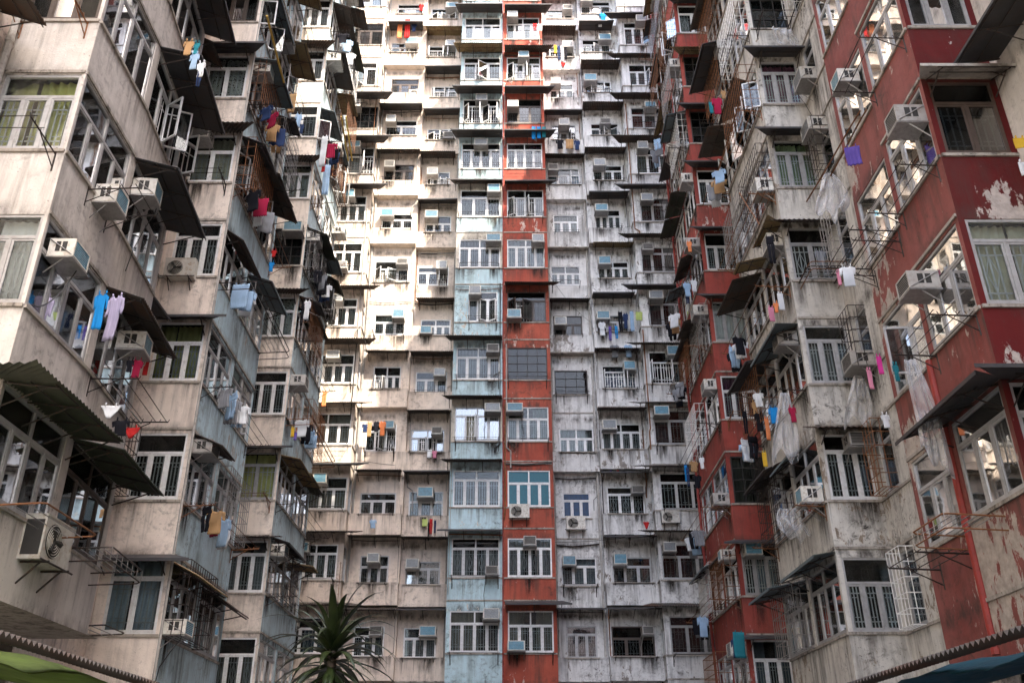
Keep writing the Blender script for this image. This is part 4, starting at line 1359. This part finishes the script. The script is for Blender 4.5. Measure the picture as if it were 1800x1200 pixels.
awning(f1a, -0.1, f1a.L, s1[1] - 1.19, 0.85, 0.1, 'C', 0.75, 0, mat='corrg')
awning(f1b, 0.02, f1b.L, s1[1] - 1.21, 0.85, 0.18, 'C', 0, 0.1, mat='corrg')
awning(f1, 0.0, f1.L, s1[1] - 1.17, 0.7, 0.1, 'C', 0, 0.8, mat='corrg')
awning(f1q, 4.2, 6.0, 11.55, 0.8, 0.3, 'C', 0, 0, mat='corr')
awning(fr1, 0.0, fr1.L, t1[2] + 1.58, 0.6, 0.25, 'F', 0.3, 0, mat='flatwhite')
awning(fr1q, 0.2, 3.4, 11.0, 0.8, 0.15, 'F', 0, 0)
awning(fr1, 0.0, fr1.L, t1[0] + 1.55, 0.75, 0.12, 'F', 0.75, 0, mat='flat')
for q, (fc, x0_, x1_, z_, wh_, kd) in enumerate(((f1a, 0.2, 1.9, 3.4, 'under the condenser at lower left', 'rail'), (f1b, 0.3, 2.0, 3.4, 'at the far end of the lowest left balcony', 'cage'),
                                        (f1, 0.1, 1.2, 11.7, 'on the upper front of the nearest left block', 'arms'), (f1a, 0.9, 1.7, 8.95, 'under the green curtained side windows', 'arms'),
                                        (fr1a, -0.1, 1.0, 3.5, 'leaning over the peeling lower red wall', 'cage'), (fr1b, 0.3, 1.5, 8.9, 'above the peeling paint of the right block', 'hooks'),
                                        (fr2, 0.2, 1.1, 11.2, 'holding a white shirt by the red wall', 'cage'), (fr1b, 0.4, 1.5, 3.3, 'low on the right with curled hooks', 'hooks'))):
    rack(fc, x0_, x1_, z_, wh_, kd, 0.85, 'iron' if q % 2 else 'rustiron')

# washing: kind, colour, centre px, top py, face plane, distance off the wall, width px, height px, where
def wash(kind, col, px, py, face, off, wp, hp, where, turn=None):
    q = hit(face, px, py, off)
    depth = q.y * ct + q.z * st
    w = wp / FPX * depth
    cosel = max(0.55, (q.y / q.length))
    h = hp / FPX * depth / cosel
    rz = (face.a if abs(face.n.x) < 0.7 else random.Random(px).uniform(-0.35, 0.35)) if turn is None else turn
    garment(kind, col, q, rz, w, h, where, int(px * 7 + py))

far = fA
W = [
 ('towel', 'orange', 704, 36, fA, .5, 10, 32, 'near the top of the cream wall, leftmost'), ('towel', 'red', 717, 34, fA, .5, 11, 34, 'near the top of the cream wall'),
 ('shirt', 'navy', 728, 42, fA, .5, 10, 14, 'near the top of the cream wall beside red'),
 ('towel', 'blue', 938, 223, fR, .5, 8, 23, 'on the red column, leftmost of three'), ('towel', 'blue', 947, 223, fR, .5, 8, 22, 'on the red column, middle of three'),
 ('towel', 'teal', 956, 223, fR, .5, 8, 20, 'on the red column, rightmost of three'),
 ('trousers', 'red', 940, 42, fR, .5, 10, 13, 'high on the red column'), ('towel', 'white', 949, 43, fR, .5, 9, 12, 'high on the red column'),
 ('towel', 'yellow', 976, 80, fC, .4, 6, 15, 'in a row high on the white wall'), ('trousers', 'navy', 982, 81, fC, .4, 7, 26, 'in a row high on the white wall'),
 ('towel', 'white', 988, 81, fC, .4, 6, 28, 'in a row high on the white wall'), ('trousers', 'black', 994, 81, fC, .4, 7, 24, 'in a row high on the white wall'), ('briefs', 'red', 990, 110, fC, .4, 10, 9, 'below the row high on the white wall'),
 ('shirt', 'blue', 1060, 23, fD, .4, 13, 16, 'at the top of the white wall'), ('shirt', 'white', 1054, 36, fD, .5, 10, 12, 'at the top of the white wall'),
 ('towel', 'tan', 1001, 245, fC, .6, 16, 18, 'between dark clothes on the white wall'), ('shirt', 'black', 984, 245, fC, .6, 15, 18, 'left of the tan towel'), ('shirt', 'navy', 1014, 247, fC, .6, 12, 18, 'right of the tan towel'),
 ('shirt', 'white', 1058, 566, fD, .6, 14, 26, 'leftmost of the crowded white wall rack'), ('trousers', 'purple', 1072, 574, fD, .6, 8, 26, 'on the crowded white wall rack'), ('trousers', 'blue', 1083, 573, fD, .6, 8, 24, 'on the crowded white wall rack'),
 ('trousers', 'black', 1090, 548, fD, .7, 12, 38, 'on the crowded white wall rack'), ('shirt', 'navy', 1099, 550, fD, .8, 10, 30, 'on the crowded white wall rack'), ('towel', 'pale blue', 1110, 547, fD, .7, 8, 38, 'on the crowded white wall rack'),
 ('towel', 'lime', 1123, 548, fD, .9, 14, 16, 'at the right of the crowded rack'), ('shirt', 'grey', 1080, 606, fD, .4, 18, 24, 'low on the white wall'), ('shirt', 'pale blue', 1104, 606, fD, .4, 16, 24, 'low on the white wall'),
 ('towel', 'tan', 650, 742, fA, .6, 9, 28, 'from the third cream window, leftmost'), ('shirt', 'navy', 642, 745, fA, .6, 12, 16, 'from the third cream window rack'), ('shirt', 'black', 662, 740, fA, .6, 11, 20, 'from the third cream window rack'),
 ('shirt', 'orange', 673, 740, fA, .6, 13, 28, 'from the third cream window rack'), ('towel', 'white', 755, 790, fBc, .5, 9, 16, 'under the dark barred cream wall window'), ('shirt', 'pink', 764, 792, fBc, .5, 10, 14, 'under the dark barred cream wall window'),
 ('shirt', 'pale blue', 656, 913, fA, .6, 14, 16, 'under the second cream wall awning'), ('towel', 'lime', 747, 912, fBc, .5, 11, 14, 'left of the red trousers'), ('trousers', 'red', 758, 912, fBc, .5, 8, 28, 'under the right cream window'),
 ('trousers', 'black', 754, 918, fBc, .4, 5, 34, 'left of the red trousers'), ('trousers', 'navy', 765, 914, fBc, .5, 6, 24, 'right of the red trousers'),
 ('towel', 'purple', 1073, 807, fD, .2, 4, 24, 'flat against the white wall'), ('towel', 'red', 1085, 806, fD, .2, 5, 26, 'flat against the white wall'), ('briefs', 'red', 1136, 917, fD, .6, 12, 15, 'beside the lower condensers'),
 ('towel', 'orange', 571, 688, fL4, .8, 9, 28, 'by the cream corner bay'), ('shirt', 'red', 741, 8, fBc, .5, 10, 12, 'at the very top of the cream wall'),
 # left wing
 ('shirt', 'blue', 181, 516, f1b, .45, 26, 62, 'left of the lilac shirt'), ('shirt', 'lilac', 206, 520, f1b, .5, 40, 78, 'under the dark corrugated awning'),
 ('shirt', 'crimson', 243, 632, f1b, .4, 20, 32, 'under the bulky left air conditioner'), ('towel', 'red', 264, 605, f1b, .4, 10, 55, 'beside the crimson shirt'), ('shirt', 'black', 230, 632, f1b, .4, 14, 22, 'left of the crimson shirt'),
 ('briefs', 'white', 195, 713, f1b, .7, 38, 25, 'from the green rod over the mossy awning'), ('shirt', 'black', 214, 738, f1b, .75, 34, 28, 'from the green rod over the mossy awning'), ('briefs', 'red', 232, 752, f1b, .8, 34, 20, 'from the green rod over the mossy awning'),
 ('shirt', 'tan', 333, 72, f1b, 1.2, 20, 24, 'high in the upper left cage'), ('shirt', 'teal', 347, 75, f1b, 1.2, 12, 20, 'high in the upper left cage'), ('shirt', 'pale blue', 343, 95, f1b, 1.2, 20, 26, 'high in the upper left cage'),
 ('shirt', 'white', 355, 110, f1b, 1.2, 18, 26, 'high in the upper left cage'), ('trousers', 'navy', 351, 130, f1b, 1.2, 12, 22, 'high in the upper left cage'),
 ('towel', 'tan', 515, 165, f2a, .6, 16, 34, 'from the second left block'), ('shirt', 'pale blue', 526, 200, f2a, .6, 13, 24, 'under the tan towel'), ('shirt', 'navy', 531, 218, f2a, .6, 9, 18, 'under the tan towel'),
 ('towel', 'white', 571, 240, f3a, .5, 14, 55, 'long, from the third left block'), ('towel', 'pale blue', 576, 290, f3a, .5, 14, 55, 'long, from the third left block'), ('towel', 'red', 570, 278, f3a, .55, 8, 26, 'among the long cloths at third left block'),
 ('shirt', 'white', 541, 528, f3a, .5, 14, 36, 'from the third left block'), ('trousers', 'black', 533, 535, f3a, .5, 9, 38, 'from the third left block'), ('shirt', 'red', 482, 440, f2a, .5, 10, 12, 'by the second left block'), ('shirt', 'blue', 478, 460, f2a, .5, 10, 18, 'by the second left block'),
 ('towel', 'yellow', 515, 752, f3a, .5, 8, 17, 'from the lower third left block'), ('towel', 'purple', 520, 760, f3a, .5, 6, 14, 'from the lower third left block'),
 # right wing
 ('shirt', 'crimson', 1259, 172, fr2a, .6, 20, 30, 'on the brick red block'), ('towel', 'teal', 1249, 180, fr2a, .6, 8, 20, 'on the brick red block'), ('shirt', 'tan', 1271, 160, fr2a, .6, 10, 14, 'on the brick red block'),
 ('towel', 'purple', 1497, 258, fr1b, .8, 30, 32, 'from two long bamboo rods'), ('shirt', 'white', 1488, 468, fr1b, 1.0, 30, 36, 'inside the bent cage'), ('towel', 'pink', 1473, 478, fr1b, 1.0, 7, 24, 'inside the bent cage'),
 ('towel', 'magenta', 1544, 626, fr1b, .5, 10, 32, 'beside the peeling red wall'), ('towel', 'pink', 1527, 650, fr1b, .6, 10, 34, 'beside the hanging plastic sheet'), ('shirt', 'teal', 1573, 640, fr1b, .4, 12, 30, 'behind the tall plastic sheet'),
 ('shirt', 'pale blue', 1207, 497, fr3a, .6, 15, 26, 'on the middle of the brick red block'), ('shirt', 'white', 1219, 492, fr3a, .6, 13, 22, 'on the middle of the brick red block'), ('trousers', 'navy', 1208, 520, fr3a, .6, 10, 14, 'on the middle of the brick red block'),
 ('shirt', 'orange', 1211, 424, fr3a, .6, 10, 20, 'on the upper brick red block'), ('towel', 'pink', 1355, 540, fr2a, .5, 12, 26, 'on the peeling white block'), ('shirt', 'orange', 1363, 532, fr2a, .5, 10, 18, 'on the peeling white block'), ('towel', 'white', 1371, 516, fr2a, .5, 12, 30, 'on the peeling white block'),
 ('trousers', 'black', 1308, 722, fr2a, .6, 12, 42, 'before the brick red wall'), ('shirt', 'white', 1332, 690, fr2a, .6, 20, 26, 'in the dark open loggia'), ('shirt', 'black', 1333, 725, fr2a, .5, 18, 34, 'in the dark open loggia'), ('shirt', 'tan', 1326, 705, fr2a, .5, 12, 30, 'in the dark open loggia'),
 ('shirt', 'tan', 1219, 810, fr3a, .6, 18, 20, 'on the lower brick red block'), ('shirt', 'white', 1233, 803, fr3a, .6, 10, 22, 'on the lower brick red block'), ('shirt', 'black', 1225, 835, fr3a, .6, 16, 24, 'on the lower brick red block'),
 ('trousers', 'navy', 1208, 822, fr3a, .6, 8, 34, 'on the lower brick red block'), ('towel', 'blue', 1205, 818, fr3a, .6, 6, 30, 'on the lower brick red block'), ('towel', 'teal', 1298, 1110, fr2a, .6, 26, 46, 'at the foot of the brick red block'),
 ('shirt', 'navy', 1292, 1122, fr2a, .5, 18, 34, 'behind the teal towel'), ('towel', 'yellow', 1792, 243, fr1, .5, 26, 16, 'beside the upper red front'), ('towel', 'white', 1798, 285, fr1, .5, 20, 22, 'beside the upper red front'),
 ('towel', 'orange', 1347, 735, fr2a, .7, 10, 40, 'inside the plastic cover'), ('shirt', 'blue', 1358, 715, fr2a, .6, 18, 30, 'inside the plastic cover'), ('shirt', 'crimson', 1392, 715, fr2a, .4, 14, 28, 'inside the plastic cover'), ('towel', 'yellow', 1343, 795, fr2a, .7, 9, 26, 'below the plastic cover'),
 ('shirt', 'grey', 1440, 440, fr2, .5, 20, 30, 'from the loggia of the peeling white block'), ('trousers', 'black', 1352, 415, fr2a, .5, 20, 50, 'under the long white block awning'),
 ('shirt', 'white', 1555, 728, fr1b, .4, 16, 24, 'between the plastic sheets'),
]
for a_ in W:
    wash(*a_)

# rods and bamboo poles
def pole(p, q, r, mat, label, name='bamboo_pole'):
    mb = MB()
    k = 6
    p, q = Vector(p), Vector(q)
    o0 = p.copy()
    mb.tube([(p + (q - p) * (i / k)) - o0 + Vector((0, 0, 0.01 * math.sin(i * 1.3))) for i in range(k + 1)], r, 6)
    return tag(link(name, mb.mesh(name, [M[mat]]), None, o0), label, 'pole')
pole(hit(f2a, 469, 28, .9), hit(f2a, 499, 146, .9), 0.03, 'bamboo', 'yellow pole slanting at the top of the second left block')
pole(hit(f3a, 600, 205, .8), hit(f3a, 612, 283, .8), 0.03, 'bamboo', 'left one of two short yellow poles by the far left bays')
pole(hit(f3a, 608, 205, .8), hit(f3a, 619, 283, .8), 0.03, 'bamboo', 'right one of two short yellow poles by the far left bays')
pole(hit(fr1b, 1512, 195, .9), hit(fr1b, 1418, 355, .9), 0.016, 'rustiron', 'left one of two rusty rods carrying a plastic sheet', 'iron_rod')
pole(hit(fr1b, 1523, 193, .8), hit(fr1b, 1440, 345, .8), 0.016, 'rustiron', 'right one of two rusty rods carrying a plastic sheet', 'iron_rod')
pole(hit(f1b, 195, 674, .5), hit(f1b, 248, 745, 1.1), 0.014, 'iron', 'dark green rod carrying underwear over the mossy awning', 'iron_rod')
pole(hit(f2a, 460, 260, .8), hit(f2a, 515, 365, .8), 0.014, 'iron', 'thin black rod before the yellow curtained window', 'iron_rod')
pole(hit(fr3a, 1262, 300, .8), hit(fr3a, 1300, 180, .8), 0.016, 'rustiron', 'rusty rod leaning over the brick red block', 'iron_rod')
pole(hit(fr2a, 1335, 395, .9), hit(fr2a, 1300, 340, .9), 0.016, 'rustiron', 'short rusty rod by the long dark awning', 'iron_rod')

# plastic sheets
pm_, nt, b_, out_ = nodes('clear_plastic_sheet')
tr = N(nt, 'ShaderNodeBsdfTransparent')
nf = ramp(nt, noise(nt, position(nt, 4), 2.6, 3, 0.5, 0.4), 0.38, 0.62, (0.06,), (0.3,))
lw_ = N(nt, 'ShaderNodeLayerWeight')
lw_.inputs[0].default_value = 0.4
nf = mul(nt, nf, mul(nt, lw_.outputs['Facing'], 0.6), 'ADD')
mx = N(nt, 'ShaderNodeMixShader')
nt.links.new(nf, mx.inputs[0])
nt.links.new(tr.outputs[0], mx.inputs[1])
b_.inputs['Base Color'].default_value = (0.66, 0.66, 0.66, 1)
b_.inputs['Roughness'].default_value = 0.25
nt.links.new(b_.outputs[0], mx.inputs[2])
nt.links.new(mx.outputs[0], out_.inputs[0])

def plastic(face, px, py, off, wp, hp, where, top=0.35, seed=0):
    q = hit(face, px, py, off)
    depth = q.y * ct + q.z * st
    w, h = 0.85 * wp / FPX * depth, 0.85 * hp / FPX * depth / max(0.55, q.y / q.length)
    rnd = random.Random(seed)
    ph = rnd.random() * 6
    mb = MB()
    rows = []
    for i in range(15):
        v = i / 14
        r = w * 0.5 * (top + (1 - top) * min(1, v * 1.6) ** 0.7)
        row = []
        for j in range(25):
            s = (j / 24 - 0.5) * 2
            q1 = mnoise.noise(Vector((s * 1.6, v * 2.2, ph)))
            q2 = mnoise.noise(Vector((s * 4.2, v * 1.6, ph + 9)))
            q3 = mnoise.noise(Vector((s * 1.9, ph, 4.0)))
            x = s * r * (1 + 0.35 * q1) + 0.14 * w * math.sin(v * 3 + ph) + 0.1 * w * q1
            y = 0.45 * r * q2 + 0.3 * r * q1
            z = -h * v * (1 - 0.1 + 0.3 * q3)
            row.append((x, y, z))
        rows.append(row)
    mb.grid(rows, 0, 0.01, (0, 1, 0))
    o = link('plastic_sheet', mb.mesh('plastic_sheet', [pm_], True), None, q, 0.0)
    tag(o, 'crumpled clear plastic sheet hanging %s' % where, 'plastic sheet')
plastic(fr1b, 1450, 305, .9, 62, 85, 'from two rusty rods near the green curtains', .25, 1)
plastic(fr1b, 1603, 632, .7, 52, 215, 'tall and narrow over the peeling red wall', .5, 2)
plastic(fr2, 1502, 660, .7, 56, 100, 'at the right of the stained white parapet', .3, 3)
plastic(fr2a, 1372, 690, .6, 52, 140, 'over clothes beside the peeling white block', .3, 4)
plastic(fr2a, 1392, 893, .5, 60, 60, 'crumpled over the lower white parapet', .7, 5)
plastic(fr2, 1348 + 30, 50, .5, 46, 30, 'on the topmost white parapet', .9, 6)

# drain pipes
def pipe(x, y, z0, z1, r, mat, label, bends=()):
    mb = MB()
    mb.tube([(0, 0, z0 + 1.6), (0, 0, z1 + 1.6)], r, 8)
    z = z0 + 1.6
    while z < z1 + 1.6:
        mb.tube([(0, 0, z), (0, 0, z + 0.09)], r * 1.22, 8)
        z += 1.83
    o = link('drain_pipe', mb.mesh('drain_pipe', [M[mat]]), None, (x, y, -1.6))
    tag(o, label, 'drain pipe')
pipe(2.1, 36.62, -1.6, 40, 0.055, 'pvc', 'grey drain pipe in the corner beside the red column')
pipe(3.93, 36.62, -1.6, 40, 0.05, 'pvc', 'stained drain pipe down the middle of the white wall')
pipe(-6.16, 36.27, -1.6, 40, 0.05, 'pvc', 'drain pipe in the corner of the cream far wall')
pipe(-2.25, 36.5, -1.6, 40, 0.055, 'pvc', 'drain pipe just left of the pale blue column')
pipe(RX - 0.02, 13.5, 1.8, 6.4, 0.06, 'redpipe', 'red drain pipe down the nearest right block')
pipe(LR + 0.08, 11.25, 2.0, 20, 0.06, 'pvc', 'drain pipe in the corner of the nearest left block')
pipe(-0.02, 35.04, -1.6, 40, 0.022, 'redpipe', 'thin red pipe on the seam of blue and red columns')
pipe(LX + 0.06, 18.72, -1.6, 28, 0.03, 'pvc', 'thin pipe on the corner of the second left block')
pipe(RX + 0.1, 23.4, -1.6, 40, 0.05, 'pvc', 'drain pipe behind the peeling white block')
pipe(RX - 0.05, 31.5, -1.6, 40, 0.05, 'redpipe', 'red drain pipe behind the brick red block')

# cables
def cable(p, q, sag, label, r=0.008):
    p, q = Vector(p), Vector(q)
    mb = MB()
    mb.tube([(p.lerp(q, i / 12) - p) + Vector((0, 0, -sag * 4 * (i / 12) * (1 - i / 12))) for i in range(13)], r, 4)
    tag(link('cable', mb.mesh('cable', [M['wire']]), None, p), label, 'cable')
cable((-6.2, 36.25, 12.6), (-2.2, 36.5, 12.4), 0.12, 'black cable sagging across the cream far wall')
cable((2.0, 36.5, 9.2), (6.0, 36.2, 9.5), 0.1, 'black cable sagging across the lower white wall')
cable((2.0, 36.5, 20.3), (6.0, 36.2, 20.1), 0.14, 'black cable sagging across the middle white wall')
cable(hit(f1a, 55, 535, .3), hit(f1a, 138, 470, .3), 0.25, 'white hose looping below an air conditioner', 0.012)
cable((1.95, 35.0, 21.0), (4.0, 36.5, 19.2), 0.3, 'black cable from the red column to the white wall')

# canopies over the stalls at the foot of the picture
def tarp_mat(name, c):
    m, nt, b, out = nodes(name)
    P = position(nt, 1)
    col = mixc(nt, ramp(nt, noise(nt, P, 2.2, 5, 0.6), 0.35, 0.65), tuple(k * 0.6 for k in c), c)
    nt.links.new(col, b.inputs['Base Color'])
    b.inputs['Roughness'].default_value = 0.5
    tl = N(nt, 'ShaderNodeBsdfTranslucent')
    nt.links.new(col, tl.inputs[0])
    mx = N(nt, 'ShaderNodeMixShader')
    mx.inputs[0].default_value = 0.5
    nt.links.new(b.outputs[0], mx.inputs[1])
    nt.links.new(tl.outputs[0], mx.inputs[2])
    nt.links.new(mx.outputs[0], out.inputs[0])
    bump(nt, noise(nt, P, 3.0, 4), b, 0.6, 0.08)
    return m

def canopy(side, col, cname):
    X0, X1 = side * 3.5, side * 6.6
    t = thing('stall_canopy', 'corrugated canopy with a %s tarpaulin under its edge' % cname, 'canopy', (X0, 8.5, -1.6))
    face = Face(bb_, (X0, 14) if side > 0 else (X0, 2.5), (X0, 2.5) if side > 0 else (X0, 14), 'cream')
    mb = MB()
    rows = []
    n = int(11.5 / 0.085) * 4
    for x, z in ((X0, 1.02), (X0 + side * 0.15, 1.04), (X0 + side * 0.3, 1.06)):
        rows.append([(x - X0, 2.5 + 11.5 * j / n - 8.5, z + 1.6 + 0.02 * math.sin(j * math.pi / 2)) for j in range(n + 1)])
    mb.grid(rows, 0, 0.004, (0, 0, 1))
    link('roof_sheet', mb.mesh('roof_sheet', [M['corr']]), t)
    mb = MB()
    rows = []
    for i in range(13):
        s = i / 12
        rows.append([(side * (0.26 + 2.6 * s), 2.7 + 11 * j / 60 - 8.5, 2.60 + 0.42 * s - 0.03 * math.sin(j * 0.55) - 0.04 * math.sin(s * 9 + j * .3) - 0.05 + 0.05 * mnoise.noise(Vector((s * 6, j * 0.5, side)))) for j in range(61)])
    mb.grid(rows, 0, 0.006, (0, 0, -1))
    link('tarpaulin', mb.mesh('tarpaulin', [tarp_mat('%s_tarpaulin' % cname, col)], True), t)
    for y in (3.0, 6.6, 10.2, 13.8):
        mb = MB()
        mb.tube([(side * 0.15, y - 8.5, 0), (side * 0.15, y - 8.5, 2.55)], 0.035, 8)
        link('post', mb.mesh('post', [M['steel']]), t)
canopy(-1, (0.20, 0.28, 0.07), 'green')
canopy(1, (0.025, 0.12, 0.17), 'blue')

# ------------------------------------------------------------------ the dracaena
lm_, nt, b_, _ = nodes('leathery_green_leaf')
oi = position(nt, 0)
cc = mixc(nt, ramp(nt, noise(nt, oi, 5, 3), 0.35, 0.65), (0.012, 0.022, 0.008), (0.04, 0.058, 0.018))
nt.links.new(cc, b_.inputs['Base Color'])
b_.inputs['Roughness'].default_value = 0.32
bark = plain('ringed_grey_bark', (0.14, 0.11, 0.085), 0.9, 0, 0.4, 14)
pt = at_y(590, 1142, 9.5)
tree = thing('dracaena', 'dark green dracaena with a burst of long pointed leaves', 'tree', (pt.x, pt.y, -1.6))
mb = MB()
hgt = pt.z + 1.6
mb.tube([(0.05 * math.sin(z * 1.4), 0.03 * math.cos(z * 1.9), z) for z in [hgt * i / 12 for i in range(13)]], [0.075 - 0.03 * i / 12 for i in range(13)], 9)
link('trunk', mb.mesh('trunk', [bark], True), tree)
rnd = random.Random(12)
mb = MB()
tx, ty = 0.05 * math.sin(hgt * 1.4), 0.03 * math.cos(hgt * 1.9)
for i in range(86):
    az = i * 2.39996 + rnd.uniform(-.2, .2)
    lv = i / 85                                   # 0 young (upright) .. 1 old (drooping)
    el = math.radians(70 - 108 * lv ** 0.85 + rnd.uniform(-16, 16))
    Lf = rnd.uniform(0.5, 0.9)
    wd = rnd.uniform(0.03, 0.048)
    p = Vector((tx, ty, hgt + 0.08 - 0.34 * lv))
    dirv = Vector((math.cos(az) * math.cos(el), math.sin(az) * math.cos(el), math.sin(el)))
    side = Vector((-math.sin(az), math.cos(az), 0))
    rows = []
    n = 8
    for k in range(n + 1):
        v = k / n
        wk = wd * (0.35 + 0.65 * math.sin(math.pi * min(1, v * 0.9 + 0.12))) * (1 - v ** 3) + 0.001
        up = dirv.cross(side).normalized()
        rows.append([p - side * wk, p - up * (-0.25) * wk * 0.8, p + side * wk])
        p = p + dirv * (Lf / n)
        dirv = (dirv + Vector((0, 0, -0.09 - 0.2 * rnd.random())) * (0.6 + v)).normalized()
    mb.grid(rows, 0, 0.0015, (0, 0, -1))
link('crown', mb.mesh('crown', [lm_], True), tree)
mb = MB()
for i in range(22):
    az = rnd.uniform(0, 6.28)
    p = Vector((tx, ty, hgt - 0.2 - 0.16 * rnd.random()))
    dirv = Vector((math.cos(az) * 0.75, math.sin(az) * 0.75, -0.4)).normalized()
    side = Vector((-math.sin(az), math.cos(az), 0))
    rows = []
    for k in range(7):
        wk = 0.024 * (1 - (k / 6.2) ** 2) + 0.002
        rows.append([p - side * wk, p + Vector((0, 0, 0.006)), p + side * wk])
        p = p + dirv * 0.08
        dirv = (dirv + Vector((rnd.uniform(-.15, .15), rnd.uniform(-.15, .15), -0.45))).normalized()
    mb.grid(rows, 0, 0.0015, (0, 0, -1))
link('dead_leaves', mb.mesh('dead_leaves', [plain('dry_brown_leaf', (0.13, 0.09, 0.05), 0.8, 0, 0.4, 8)], True), tree)


for blk in (bb_, bk_blue, bk_red, bk_cream, bk_white, bk_l4, bk_r4, b1, b2, b3, r1, r2, r3):
    blk.finish()
dup = [k for k, v in USED.items() if v > 1]
print('objects', len(bpy.data.objects), 'dup labels', len(dup), dup[:8])
